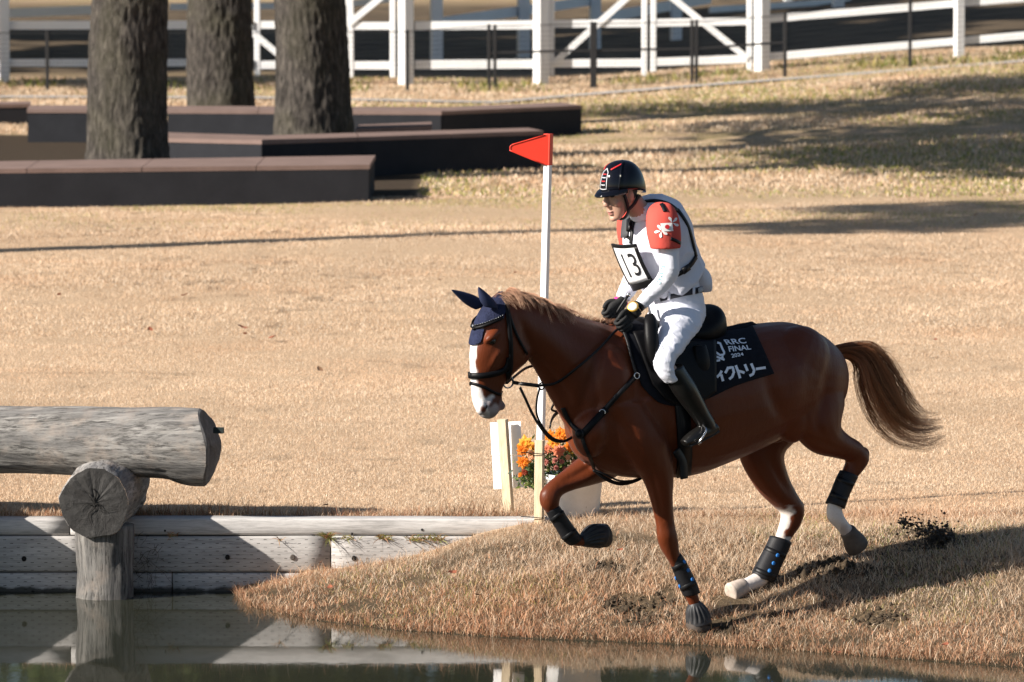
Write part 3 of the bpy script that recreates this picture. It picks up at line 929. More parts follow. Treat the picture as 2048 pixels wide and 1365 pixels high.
# second white fence farther back
FB = empty('white_fence', (2, 75, 0), 'second white post and rail fence, farther back and slanting', 'fence')
for px_, base, w, Y in ((873, 125, .19, 66), (1047, 105, .20, 70), (1190, 98, .19, 73), (1352, 95, .19, 76), (1676, 41, .22, 88), (1576, 24, .17, 95), (388, 100, .2, 66), (1410, 4, .2, 105)):
    wpost(FB, px_, base, -70, w, Y, .2)
rail_(FB, 880, 46, 1180, 2, 20, 67, 'rail', 73); rail_(FB, 1205, 36, 1420, -2, 20, 73, 'rail', 82)
rail_(FB, -20, 28, 190, 20, 18, 70, 'rail', 69); rail_(FB, 340, 14, 560, 12, 13, 69, 'rail', 69); rail_(FB, 690, 10, 860, -12, 13, 68, 'rail', 66)
rail_(FB, 1420, 20, 1700, 2, 12, 84, 'rail', 92)
# black mesh fence in front
mesh_posts = [(-230, 183, 64), (95, 180, 62), (455, 176, 62), (815, 174, 60), (978, 168, 49), (1187, 163, 44), (1393, 160, 40), (1570, 148, 27), (1820, 122, -5), (2110, 96, -32)]
FM = empty('mesh_fence', (0, 57, 0), 'thin black steel mesh fence in front of the white rails', 'fence')
MY = 57.0
mp = []
for i, (px_, b_, t_) in enumerate(mesh_posts):
    b = at(px_, b_, MY); t2 = at(px_, t_, MY); mp.append((b, t2))
    w = .052 if i != 5 else .10
    mb = MB(); mb.bbox((b.x - w/2, MY - w/2, b.z - .1), (b.x + w/2, MY + w/2, t2.z), .004)
    o = mb.build('post', M_black, FM)
for px_, b_, t_ in ((990, 168, 50), (1384, 160, 40)):
    b = at(px_, b_, MY); t2 = at(px_, t_, MY)
    mb = MB(); mb.bbox((b.x - .026, MY - .026, b.z - .05), (b.x + .026, MY + .026, t2.z), .004); mb.build('gate_stile', M_black, FM)
for i in range(len(mp) - 1):
    (b0_, t0_), (b1_, t1_) = mp[i], mp[i + 1]
    mb = MB()
    L_ = (b1_ - b0_).length; n = max(4, int(L_ / .055))
    for k in range(1, n):
        a = b0_.lerp(b1_, k/n); c = t0_.lerp(t1_, k/n)
        mb.box((a.x - .0014, MY - .0014, a.z + .05), (a.x + .0014, MY + .0014, c.z - .05))
    for k in range(12):
        f = .06 + .88*k/11
        beam(mb, b0_.lerp(t0_, f), b1_.lerp(t1_, f), .0028, .0035)
    mb.build('mesh_panel', M_black, FM)
    mb = MB(); beam(mb, b0_.lerp(t0_, .97), b1_.lerp(t1_, .97), .012, .012)
    if 4 <= i <= 6: beam(mb, b0_.lerp(t0_, .52), b1_.lerp(t1_, .52), .03, .035)
    mb.build('top_wire', M_black, FM)
# concrete kerb strip at the foot of the mesh fence
kp = [(-400, 192), (500, 195), (985, 205), (1155, 190), (1400, 171), (1603, 156), (2048, 121), (2600, 80)]
Vk = []; Fk = []
for i, (px_, py_) in enumerate(kp):
    d = ray(px_, py_); p = CAMPOS + d * ((55.6 - CAMPOS.y) / d.y)
    # settle on the terrain
    for it in range(30):
        zt = zg(p.x, p.y) + .03; p = gp(px_, py_, zt)
    Vk += [(p.x, p.y - .25, zg(p.x, p.y - .25) + .03), (p.x, p.y + .25, zg(p.x, p.y + .25) + .035)]
    if i: b = 2*i; Fk.append((b - 2, b, b + 1, b - 1))
mb = MB(); mb.add(Vk, Fk)
mb.prism  # strip with a small kerb face
kerb = mb.build('path', slab_material('pale_concrete', (.42,.40,.38)))
tag(kerb, 'narrow pale concrete path along the black mesh fence', 'path', kind='structure')
# low green weeds along the fence foot
zs = []
n = 5200
x = rng.uniform(-8, 8.5, n); y = rng.uniform(56.2, 60, n)
k = (vnoise(x, y, .8, 51) > .55); x, y = x[k], y[k]; n = len(x)
zs.append((x, y, rng.uniform(.06, .2, n), rng.uniform(.02, .05, n), rng.uniform(.2, .8, n), pick(PALG, n) * 1.2, False))
make_grass('weeds', 'low green weeds along the foot of the fences', zs)
# distant woodland closing the view behind the paddock (seen only mirrored in the pond)
r_ = np.random.default_rng(77)
cs = []
for i in range(130):
    cs.append(((r_.uniform(-60, 60), r_.uniform(150, 185), r_.uniform(4, 30)), r_.uniform(4, 7), .6))
w_ = crown_mesh(cs, 500, .9, None, 78)
w_.name = 'woodland'
tag(w_, 'dark evergreen woodland far behind the paddock', 'woodland', kind='stuff')
# ================================================================== HORSE
TH = R(37)
HD = Vector((-math.cos(TH), -math.sin(TH), 0))     # heading: to the left and towards the camera
LT = Vector((math.sin(TH), -math.cos(TH), 0))      # the horse's left flank, the side we see
M0 = at(1400, 800, -0.75)
def mid(px, py, off=0.0):
    d = ray(px, py)
    return CAMPOS + d * ((off - (CAMPOS - M0).dot(LT)) / d.dot(LT))
def mirror(p): return p - LT * (2 * (p - M0).dot(LT))
def limb(mb, st, n=18, k=.9, sub=4):
    """st: (px, py, half thickness in px, lateral offset[, lateral/in-plane ratio])"""
    S = []
    for i, s in enumerate(st):
        a = st[max(i-1, 0)]; b = st[min(i+1, len(st)-1)]
        t = Vector((b[0]-a[0], b[1]-a[1])).normalized(); nn = Vector((-t.y, t.x))
        c = mid(s[0], s[1], s[3]); A = mid(s[0] + nn.x*s[2], s[1] + nn.y*s[2], s[3]) - c
        kk = s[4] if len(s) > 4 else k
        S.append((c, A * .88, LT * (s[2] / 383.0 * kk)))
    mb.loft(S, n, sub)
def slab(mb, st, n=30, e=2.2, sub=5):
    """st: (top px, top py, bottom px, bottom py, half width m[, offset])"""
    S = []
    for s in st:
        o = s[5] if len(s) > 5 else 0.0
        a = mid(s[0], s[1], o); b = mid(s[2], s[3], o)
        S.append(((a+b)/2, (a-b)/2, LT * s[4]))
    mb.loft(S, n, sub, e)
def blob(mb, px, py, off, rx, ry, rz, tilt=0.0):
    """ellipsoid: rx along heading, ry lateral, rz vertical (m), tilted in the midplane"""
    c = mid(px, py, off)
    u = (-HD) * math.cos(tilt) + Vector((0, 0, 1)) * math.sin(tilt); w = LT.cross(u)
    M = Matrix((u, LT, w)).transposed()
    mb.ball(c, (rx, ry, rz), M, 20, 14)

mb = MB()
slab(mb, [(1168,730,1148,845,.10),(1190,682,1160,912,.175),(1235,645,1215,948,.215),(1300,646,1290,957,.245),(1380,664,1370,952,.275),(1450,662,1445,925,.285),(1520,648,1515,893,.280),(1578,645,1565,866,.265),(1625,664,1612,850,.235),(1662,698,1648,830,.17),(1676,740,1668,800,.08)])
# neck
slab(mb, [(988,600,1040,690,.075),(1015,584,1052,712,.085),(1062,600,1072,738,.088),(1120,622,1102,788,.105),(1180,640,1128,838,.14),(1245,655,1155,890,.165)], 26, 2.0)
# head
slab(mb, [(1000,592,1040,640,.062),(978,608,1052,672,.082),(960,640,1057,700,.094),(949,672,1050,722,.094),(944,700,1032,740,.082),(943,730,1015,757,.066),(944,760,1003,774,.054),(945,785,1001,792,.050),(948,804,1001,806,.052),(953,818,996,821,.049),(961,831,988,833,.034),(968,838,981,838,.014)], 26, 2.25)
blob(mb, 1037, 692, .052, .055, .035, .075, .6); blob(mb, 1037, 692, -.052, .055, .035, .075, .6)   # cheeks
blob(mb, 984, 672, .074, .05, .026, .022, .6); blob(mb, 984, 672, -.074, .05, .026, .022, .6)        # brow ridges
blob(mb, 962, 818, .036, .028, .026, .034); blob(mb, 962, 818, -.036, .028, .026, .034)              # nostril wings
blob(mb, 1000, 812, 0, .026, .032, .026)                                                              # chin
# muscles
blob(mb, 1228, 780, .10, .15, .115, .25, .35); blob(mb, 1228, 780, -.10, .15, .115, .25, .35)          # shoulders
blob(mb, 1180, 865, .085, .09, .095, .13); blob(mb, 1178, 865, -.085, .09, .095, .13)                # breast
blob(mb, 1300, 885, .175, .12, .08, .12, -.3)                                                       # elbow
blob(mb, 1590, 745, .14, .22, .135, .25, -.5); blob(mb, 1575, 745, -.14, .2, .13, .25, -.5)           # haunch
blob(mb, 1588, 838, .16, .10, .08, .13, -.3)                                                        # stifle
blob(mb, 1640, 800, .13, .10, .10, .17, .2)
blob(mb, 1556, 872, 0, .06, .04, .035, .3)                                                          # sheath
# near fore
limb(mb, [(1268,800,66,.15,.5),(1284,870,58,.165,.6),(1300,915,45,.16,.75),(1316,955,31,.15),(1323,1000,22,.145),(1330,1045,18.5,.14),(1334,1072,20,.14),(1338,1090,19,.135),(1344,1108,15,.135),(1354,1132,11,.13),(1366,1158,10.5,.13),(1377,1180,12,.13),(1384,1193,13,.13),(1389,1210,11,.13),(1397,1232,14,.13)])
# far fore, folded
limb(mb, [(1238,850,60,-.15,.5),(1228,900,50,-.15,.65),(1205,926,42,-.15,.75),(1172,944,33,-.15),(1138,961,24,-.15),(1113,976,20,-.15),(1100,992,20.5,-.15),(1100,1008,19,-.15),(1106,1022,13.5,-.15),(1124,1048,11,-.15),(1142,1072,11.5,-.15),(1152,1081,13,-.15),(1166,1083,11,-.15),(1184,1074,13,-.15)])
# near hind, pushed off
limb(mb, [(1612,760,80,.13,.5),(1626,815,70,.155,.55),(1634,850,56,.165,.65),(1652,878,42,.165,.75),(1682,893,30,.16),(1706,904,25,.155),(1715,918,23,.155),(1706,938,18.5,.15),(1691,962,14,.15),(1677,992,13,.15),(1669,1015,15,.15),(1671,1034,16.5,.15),(1685,1052,14,.15),(1698,1068,15,.15)])
blob(mb, 1728, 908, .155, .034, .026, .04, .5)
# far hind, reaching under
limb(mb, [(1560,800,75,-.13,.5),(1540,860,62,-.15,.6),(1523,908,48,-.15,.7),(1543,962,37,-.15,.75),(1570,1000,28,-.15),(1584,1020,25,-.15),(1582,1042,21,-.15),(1570,1068,16.5,-.15),(1557,1095,14,-.15),(1539,1128,14.5,-.15),(1527,1150,16.5,-.15),(1515,1161,17,-.15),(1496,1170,16,-.15),(1480,1178,16,-.15)])
blob(mb, 1598, 1018, -.15, .032, .024, .045, -.4)
body_me = remesh(mb, 'body', .0085, 6, .5)
def sculpt(me, lines):
    """ridges (+) and furrows (-) of muscle, tendon and vein along pixel polylines on one side of the horse"""
    n = len(me.vertices); co = np.empty(n*3, np.float32); me.vertices.foreach_get('co', co); co = co.reshape(-1, 3).astype(float)
    no = np.empty(n*3, np.float32); me.vertices.foreach_get('normal', no); no = no.reshape(-1, 3)
    v = co - np.array(CAMPOS); dep = v @ np.array(CF)
    px = 1024 + v @ np.array(CR) * FPX / dep; py = 682.5 - v @ np.array(CU) * FPX / dep
    lat = (co - np.array(M0)) @ np.array(LT); D = np.zeros(n)
    for pts, amp, w, side in lines:
        P = [q[:2] for q in catmull(pts, 5)]; d = np.full(n, 1e9); tt = np.zeros(n); m = len(P) - 1
        for i, (a, b) in enumerate(zip(P[:-1], P[1:])):
            dx, dy = b - a; t = np.clip(((px-a[0])*dx + (py-a[1])*dy) / (dx*dx + dy*dy), 0, 1)
            q = np.hypot(px - a[0] - t*dx, py - a[1] - t*dy); c = q < d
            d = np.where(c, q, d); tt = np.where(c, (i + t)/m, tt)
        fade = np.sin(np.pi * np.clip(tt, .04, .96))**.6
        ok = (lat * side > -.02) & ((no @ np.array(CF)) < .15)
        D += np.where(ok, amp * fade * np.exp(-(d/w)**2), 0)
    co += no * D[:, None]
    me.vertices.foreach_set('co', co.astype(np.float32).ravel()); me.update()
sculpt(body_me, [
    ([(1222,655),(1196,720),(1172,790),(1160,850)], -.014, 13, 1),      # front edge of the shoulder
    ([(1240,665),(1250,730),(1235,800),(1200,850)], .010, 16, 1),       # shoulder blade ridge
    ([(1262,760),(1300,820),(1340,880),(1346,905)], -.014, 12, 1),      # behind the triceps
    ([(1215,830),(1250,860),(1275,905)], -.010, 11, 1),
    ([(1180,880),(1222,905),(1262,930)], -.012, 11, 1),                 # breast to foreleg
    ([(1062,735),(1095,780),(1130,830),(1145,858)], .010, 12, 1),       # windpipe
    ([(1072,715),(1110,760),(1150,815)], -.013, 10, 1),                 # jugular furrow
    ([(1050,640),(1110,690),(1170,745)], .009, 22, 1),
    ([(1085,640),(1150,680),(1215,720)], -.008, 16, 1),
    ([(1574,850),(1548,800),(1530,740)], -.016, 14, 1),                 # flank fold
    ([(1600,700),(1592,770),(1586,830)], .010, 20, 1),
    ([(1664,730),(1650,790),(1636,850),(1650,880)], -.014, 11, 1),      # hamstring furrow
    ([(1560,690),(1610,720),(1650,760)], -.008, 18, 1),
    ([(1590,870),(1640,885),(1690,905)], -.008, 8, 1),                  # gaskin
    ([(1400,880),(1450,860),(1510,835)], -.006, 18, 1),
    ([(1300,930),(1312,980),(1326,1040)], -.007, 6, 1), ([(1330,935),(1336,990),(1338,1040)], .006, 6, 1),
    ([(1005,700),(992,715),(978,740)], .008, 6, 1), ([(1020,700),(1010,730),(998,750)], -.006, 7, 1),   # cheek bone
    ([(1000,762),(988,790),(975,806)], -.006, 7, 1), ([(985,800),(978,812),(972,822)], .006, 6, 1),
    ([(1060,700),(1052,680),(1046,655)], -.010, 8, 1),                  # behind the jaw
    ([(1215,905),(1170,940),(1120,965)], -.010, 8, -1), ([(1225,930),(1175,958),(1130,975)], .007, 7, -1),
    ([(1530,900),(1556,950),(1590,1000)], -.010, 9, -1), ([(1500,915),(1525,960),(1560,1005)], .007, 8, -1),
])
for i_ in range(16):                                                    # faint ribs
    pass

def coat_colors(me):
    n = len(me.vertices)
    co = np.empty(n*3, np.float32); me.vertices.foreach_get('co', co); co = co.reshape(-1, 3)
    rel = co - np.array(M0)
    lat = rel @ np.array(LT); s = rel @ np.array(-HD); z = co[:, 2]
    v = co - np.array(CAMPOS); dep = v @ np.array(CF)
    px = 1024 + v @ np.array(CR) * FPX / dep; py = 682.5 - v @ np.array(CU) * FPX / dep
    base = np.array((.116, .0240, .0055)); C = np.tile(base, (n, 1))
    fl = vnoise(s * 3, z * 3, 1.3, 61)
    C *= (0.88 + .24 * fl)[:, None]
    def lay(mask, col):
        m = np.clip(mask, 0, 1)[:, None]
        C[:] = C * (1 - m) + np.array(col) * m
    wob = (vnoise(s*40, z*40, 1.0, 62) - .5)
    # undo the lateral shift: pixel the vertex would have on the midplane
    mpx = px - lat * math.sin(TH) * 383
    head = (mpx < 1062) & (py > 560) & (py < 850)
    # blaze: strip down the front of the face, wider on nose
    t = np.clip((py - 640) / 180, 0, 1)
    front = mpx - np.interp(py, [600, 640, 672, 700, 730, 760, 785, 806, 835], [985, 960, 949, 944, 943, 944, 946, 950, 966])
    half = .040 - .010 * np.sin(t * 3.0) + .02 * np.clip((py - 770) / 40, 0, 1)
    lay(np.where(head & (py > 630), np.clip((half - np.abs(lat) + wob * .012) / .006, 0, 1) * np.clip((34 - front) / 6, 0, 1), 0), (.74, .70, .68))
    # pinkish grey muzzle
    lay(np.where(head & (py > 795) & (front > 8), np.clip((py - 800 + wob*20) / 14, 0, 1) * .8, 0), (.30, .235, .245))
    lay(np.where(head & (py > 818), np.clip((py - 822) / 8, 0, 1) * .7, 0), (.20, .17, .17))
    # white hind socks
    lay(np.where((lat > 0) & (py > 985) & (px > 1630) & (px < 1740), 1.0, 0), (.66, .62, .60))
    fr = np.clip((1585 + (py - 1040) * -.55 - px + wob * 16) / 5, 0, 1)
    lay(np.where((lat < 0) & (py > 1010) & (px > 1400) & (px < 1625) , np.where(py < 1075, fr * np.clip((py - 1012 + wob*14) / 10, 0, 1), np.clip((py - 1066) / 5, 0, 1)), 0), (.68, .62, .58))
    lay(np.where((lat > 0) & (py > 1045) & (px > 1680) & (px < 1740), np.clip((py - 1046 + wob*16) / 16, 0, 1) * .6, 0), (.24, .18, .15))
    # darker lower forelegs
    a = me.color_attributes.new('Col', 'FLOAT_COLOR', 'POINT')
    c4 = np.ones((n, 4), np.float32); c4[:, :3] = C
    a.data.foreach_set('color', c4.ravel())
coat_colors(body_me)
def coat_material():
    t = NT('chestnut_coat', .40, .28)
    co = t.coord((1, 1, 1)); f = t.noise(co, 260, 3, .6); g = t.noise(co, 5, 4, .6)
    c = t.mix(t.ramp(f, [(.35, .35), (.6, 0.)]), t.attr('Col'), t.mix(1.0, t.attr('Col'), (.7, .62, .55), 'MULTIPLY'))
    c = t.mix(t.ramp(g, [(.4, 0.), (.7, .3)]), c, t.mix(1.0, c, (1.25, 1.2, 1.15), 'MULTIPLY'))
    t.color(c)
    t.b.inputs['Sheen Weight'].default_value = .04
    t.L(t.ramp(g, [(.3, .36), (.7, .52)]), t.b.inputs['Roughness'])
    # mud flecks and dust on belly and legs
    mf = t.noise(co, 70, 3, .5); zs_ = t.new('ShaderNodeSeparateXYZ'); t.L(co, zs_.inputs[0])
    mr_ = t.new('ShaderNodeMapRange'); t.L(zs_.outputs[2], mr_.inputs[0]); mr_.inputs[1].default_value = .9; mr_.inputs[2].default_value = .1
    mm = t.new('ShaderNodeMath', operation='MULTIPLY'); t.L(mr_.outputs[0], mm.inputs[0]); t.L(t.ramp(mf, [(.68, 0.), (.74, .8)]), mm.inputs[1])
    t.color(t.mix(mm.outputs[0], c, (.05, .035, .022)))
    a1 = t.noise(t.coord((1, 1, .45)), 30, 6, .7); a2 = t.noise(t.coord((1, 1, .25)), 190, 3, .6)
    ad = t.new('ShaderNodeMath', operation='MULTIPLY_ADD'); t.L(a2, ad.inputs[0]); ad.inputs[1].default_value = .25; t.L(a1, ad.inputs[2])
    t.bump(ad.outputs[0], .24, .012)
    return t.m
M_coat = coat_material()
horse = empty('horse', gp(1395, 1262, -.34), 'chestnut horse with white blaze cantering to the left down the bank', 'horse')
body = link('body', body_me, M_coat, horse, True)
BV = BVHTree.FromPolygons([v.co[:] for v in body_me.vertices], [list(p.vertices) for p in body_me.polygons])
def conform(px, py, off=.006, bvh=None, depth=0.0):
    b = bvh or BV
    d = ray(px, py)
    h = b.ray_cast(CAMPOS, d)
    if h[0] is None:
        q = mid(px, py, depth); h = b.find_nearest(q)
        nn = h[1]; 
        if nn.dot(h[0] - mid(px, py, -5)) < 0: pass
        return h[0] + nn * off, nn
    nn = h[1] if h[1].dot(d) < 0 else -h[1]
    return h[0] + nn * off, nn
def dense(pts, step=6.0):
    out = []
    for a, b in zip(pts[:-1], pts[1:]):
        n = max(1, int(math.hypot(b[0]-a[0], b[1]-a[1]) / step))
        out += [(a[0] + (b[0]-a[0])*i/n, a[1] + (b[1]-a[1])*i/n) for i in range(n)]
    return out + [pts[-1]]
def strap_pts(P, N, w, th, mb):
    """flat strap through points with face normals"""
    rs = []
    for i, (p, nn) in enumerate(zip(P, N)):
        t = (P[min(i+1, len(P)-1)] - P[max(i-1, 0)]).normalized()
        u = (nn - t * nn.dot(t)).normalized(); s = t.cross(u)
        rs.append([p - s*w/2 - u*th*.5, p + s*w/2 - u*th*.5, p + s*w/2*.85 + u*th*.5, p - s*w/2*.85 + u*th*.5])
    mb.rings(rs)
def smooth_list(P, it=3):
    P = [p.copy() for p in P]
    for _ in range(it):
        Q = [P[0]] + [(P[i-1] + P[i]*2 + P[i+1]) / 4 for i in range(1, len(P)-1)] + [P[-1]]; P = Q
    return P
def strap(pxs, w, name, mat, parent, off=.006, th=.006, both=False, bvh=None, smooth=True):
    cp = catmull(pxs, 6) if len(pxs) > 2 else dense(pxs)
    cp = dense([(p[0], p[1]) for p in cp], 4)
    PN = [conform(p[0], p[1], off, bvh) for p in cp]
    P = smooth_list([p for p, _ in PN], 4); N = smooth_list([n for _, n in PN], 6)
    mb = MB(); strap_pts(P, N, w, th, mb)
    o = mb.build(name, mat, parent, True)
    if both:
        mb = MB(); strap_pts([mirror(p) for p in P], [n - LT*2*n.dot(LT) for n in N], w, th, mb)
        mb.build(name, mat, parent, True)
    return P, N
def patch(edge_top, edge_bot, nu, nv, name, mat, parent, off=.01, th=.006, bvh=None, both=False, bridge=False, sm=2):
    """sheet laid on the body between two pixel polylines (same direction)"""
    def samp(e, n):
        c = [np.array(p[:2], float) for p in catmull([(p[0], p[1]) for p in e], 8)] if len(e) > 2 else [np.array(p, float) for p in e]
        d = np.r_[0, np.cumsum([np.hypot(*(c[i+1]-c[i])) for i in range(len(c)-1)])]
        t = np.linspace(0, d[-1], n)
        return np.stack([np.interp(t, d, [q[0] for q in c]), np.interp(t, d, [q[1] for q in c])], 1)
    T_, B_ = samp(edge_top, nu), samp(edge_bot, nu)
    G = []
    for j in range(nv):
        k = j / (nv - 1)
        G.append([conform(*(T_[i]*(1-k) + B_[i]*k), off, bvh)[0] for i in range(nu)])
    for _ in range(sm):
        H = [[p.copy() for p in r] for r in G]
        for j in range(1, nv-1):
            for i in range(1, nu-1):
                H[j][i] = (G[j][i]*4 + G[j-1][i] + G[j+1][i] + G[j][i-1] + G[j][i+1]) / 8
        G = H
    def sheet(GG, flip):
        mb = MB(); nr, nc = len(GG), len(GG[0])
        vs = [p for r in GG for p in r]
        fs = [(j*nc+i, j*nc+i+1, (j+1)*nc+i+1, (j+1)*nc+i) for j in range(nr-1) for i in range(nc-1)]
        me = bpy.data.meshes.new(name); me.from_pydata([tuple(v) for v in vs], [], [f[::-1] if flip else f for f in fs])
        bm = bmesh.new(); bm.from_mesh(me)
        bmesh.ops.solidify(bm, geom=bm.faces[:], thickness=th)
        bmesh.ops.recalc_face_normals(bm, faces=bm.faces[:]); bm.to_mesh(me); bm.free()
        return link(name, me, mat, parent, True)
    if bridge:
        far = [[mirror(p) for p in r] for r in G]
        top = []
        for i in range(nu):
            a, b = G[0][i], far[0][i]
            top.append([(a.lerp(b, t) + Vector((0, 0, .5*(a-b).length*math.sin(math.pi*t)*.28))) for t in (.25, .5, .75)])
        rows = G[::-1] + [[top[i][k] for i in range(nu)] for k in range(3)] + far
        return sheet(rows, False)
    o = sheet(G, False)
    if both: sheet([[mirror(p) for p in r] for r in G], True)
    return o

M_leather = simple('black_leather', (.0045, .0042, .0048), .48, .16, 0, .2, 30, .25, 220, .002)
M_strap = simple('black_strap', (.007, .007, .008), .45, .28, 0, .2, 40)
M_steel = simple('polished_steel', (.62, .62, .64), .22, .5, 1.0, .05)
M_navy = simple('navy_ear_cover', (.022, .027, .060), .9, .15, 0, .25, 40, .9, 170, .008)
M_navyear = simple('navy_ear_cloth', (.022, .029, .066), .75, .2, 0, .12, 20, .2, 200, .002)
M_horn = simple('hoof_horn', (.075, .06, .05), .6, .3, 0, .3, 18, .3, 60)
M_hornpale = simple('pale_hoof_horn', (.48, .40, .34), .65, .3, 0, .25, 18, .3, 60)

# eyes, nostrils
M_eye = simple('dark_eye', (.010, .007, .005), .08, .6)
for sgn in (1, -1):
    e, n_ = conform(986, 684, -.010)
    if sgn < 0: e = mirror(e)
    mb = MB(); mb.ball(e, .021, None, 18, 12); mb.build('eye', M_eye, horse, True)
    if sgn < 0: continue
    e2, _ = conform(972, 815, -.009)
    mb = MB(); u = (HD + Vector((0, 0, -.7))).normalized(); M = Matrix((u.cross(LT), LT, u)).transposed()
    mb.ball(e2, (.011, .011, .019), M, 14, 9); mb.build('nostril', simple('nostril_dark', (.05, .035, .035), .7), horse, True)
mb = MB()
P1, _ = conform(1001, 826, .002); 
# hooves
def hoof(top, toe, r0, r1, mat, name='hoof', off=.13):
    a = mid(top[0], top[1], off); b = mid(toe[0], toe[1], off); ax = (b - a).normalized()
    u = LT; w = ax.cross(u).normalized()
    mb = MB(); rs = []
    for k, rr in ((0, r0*.86), (.1, r0*.98), (.25, r0*1.02), (.6, r1*.94), (.9, r1), (.97, r1*.95), (1.0, r1*.82)):
        c = a.lerp(b, k)
        rs.append([c + u*(rr*math.cos(2*math.pi*j/22)) + w*(rr*1.12*math.sin(2*math.pi*j/22)) for j in range(22)])
    mb.rings(rs); return mb.build(name, mat, horse, True)
hoof((1393,1222), (1398,1263), .044, .062, M_horn, off=.13)
hoof((1176,1079), (1214,1070), .042, .056, M_horn, off=-.15)
hoof((1694,1060), (1717,1098), .042, .058, M_horn, off=.15)
hoof((1490,1172), (1460,1187), .041, .049, M_hornpale, off=-.15)

# hair ------------------------------------------------------------------
def hair_material(name, c0, c1, c2):
    t = NT(name, .5, .35)
    t.color(t.attr('Col'))
    return t.m
M_hair = hair_material('chestnut_hair', 0, 0, 0)
def strands(name, curves, mat, parent, nseg=7):
    Vv = []; Ff = []; Cc = []; b = 0
    for pts, r, col, col2 in curves:
        P = catmull(pts, max(1, nseg // (len(pts) - 1)))
        prev = Vector((.3, .8, .5)); m = len(P)
        for i, p in enumerate(P):
            t = Vector(P[min(i+1, m-1)] - P[max(i-1, 0)]).normalized()
            u = (prev - t*prev.dot(t)).normalized(); w = t.cross(u); prev = u
            k = i / (m - 1); rr = r * (1 - .8*k) if i < m-1 else r*.08
            for j in range(3):
                a = 2*math.pi*j/3
                Vv.append(tuple(Vector(p) + u*(rr*math.cos(a)) + w*(rr*math.sin(a))))
                Cc.append(tuple(np.array(col)*(1-k) + np.array(col2)*k))
        for i in range(m-1):
            for j in range(3):
                kx = (j+1) % 3
                Ff.append((b+i*3+j, b+i*3+kx, b+(i+1)*3+kx, b+(i+1)*3+j))
        b += m*3
    o = bigmesh(name, np.array(Vv), np.array(Ff), 4, np.array(Cc), mat, parent)
    o.data.shade_smooth(); return o
cv = []
for lk in range(64):
    t = lk / 63 + rng.uniform(-.01, .01)
    lift = rng.uniform(.008, .034) * (1.25 - .6*t); side = 1 if rng.random() < .9 else -1
    ln = rng.uniform(.015, .085) * (.6 + .6*math.sin(math.pi*min(1, max(0, t))*1.0))
    back = rng.uniform(.0, .06); csh = rng.uniform(.6, 1.35); tipj = rng.uniform(-.02, .03)
    for i in range(13):
        x = 990 + t*136 + rng.normal(0, 2.2); crest = np.interp(x, [990, 1015, 1062, 1120, 1180], [598, 586, 601, 622, 641])
        r0 = mid(x, crest + 3, rng.uniform(-.010, .010)); j = lambda s_: Vector(rng.normal(0, s_, 3))
        p1 = r0 + Vector((0, 0, lift)) + LT*side*.012 - HD*back*.5 + j(.003)
        p2 = r0 + Vector((0, 0, lift*.5)) + LT*side*.055 - HD*back + j(.003)
        p3 = r0 + Vector((0, 0, lift*.2 - ln*rng.uniform(.8, 1.1))) + LT*side*.10 - HD*(back*1.4 + tipj) + j(.002)
        q = BV.find_nearest(p3)
        if (p3 - q[0]).dot(q[1]) < .006: p3 = q[0] + q[1]*.009
        q = BV.find_nearest(p2)
        if (p2 - q[0]).dot(q[1]) < .006: p2 = q[0] + q[1]*.012
        sh = csh*rng.uniform(.85, 1.15)
        cv.append(([r0, p1, p2, p3], rng.uniform(.0007, .0015), np.array((.17, .055, .02))*sh, np.array((.62, .38, .25))*sh))
for i in range(260):                       # clipped mane towards the withers
    t = rng.random(); x = 1115 + t*115; crest = np.interp(x, [1115, 1180, 1235], [621, 641, 647])
    r0 = mid(x, crest + 3, rng.uniform(-.012, .012)); ln = rng.uniform(.008, .022)
    cv.append(([r0, r0 + Vector((0, 0, ln)) - HD*ln*.3, r0 + Vector((0, 0, ln*1.4)) - HD*ln*.9 + LT*rng.uniform(-.01, .015)], .0014, np.array((.14, .05, .022)), np.array((.26, .12, .06))))
strands('mane', cv, M_hair, horse, 8)
cv = []
spine = [(1664, 706), (1705, 703), (1738, 722), (1762, 782), (1792, 838), (1836, 868), (1888, 856)]
wid = [8, 14, 30, 41, 44, 38, 26]
def tail_pt(t, g_, d_, wob):
    a_ = min(int(t), len(spine)-2); f_ = t - a_
    x = spine[a_][0]*(1-f_) + spine[a_+1][0]*f_; y = spine[a_][1]*(1-f_) + spine[a_+1][1]*f_
    w = np.interp(t, range(7), wid)
    tx, ty = spine[a_+1][0]-spine[a_][0], spine[a_+1][1]-spine[a_][1]; L_ = math.hypot(tx, ty)
    o_ = g_*w + wob
    return mid(x + ty/L_*o_, y - tx/L_*o_, d_*w/330)
for ck in range(95):
    g0 = max(-1.15, min(1.15, rng.normal(0, .55))); d0 = rng.normal(0, .5); e0 = rng.uniform(.55, 1.04); ph = rng.uniform(0, 6.28); am = rng.uniform(0, 5); csh = rng.uniform(.55, 1.4); fr = rng.uniform(1.0, 1.9)
    for i in range(26):
        g_ = g0 + rng.normal(0, .13); d_ = d0 + rng.normal(0, .16); end = min(1.05, e0*rng.uniform(.9, 1.04)); pts = []
        for k in range(7):
            t = min(5.999, k/6*end*6); cl = 1 - .5*(k/6)
            pts.append(tail_pt(t, g0 + (g_ - g0)*cl, d0 + (d_ - d0)*cl, am*math.sin(ph + t*fr)*min(1, t*.6)))
        sh = csh*rng.uniform(.85, 1.15)
        cv.append((pts, rng.uniform(.0007, .0015), np.array((.28, .085, .026))*sh, np.array((.52, .27, .14))*sh))
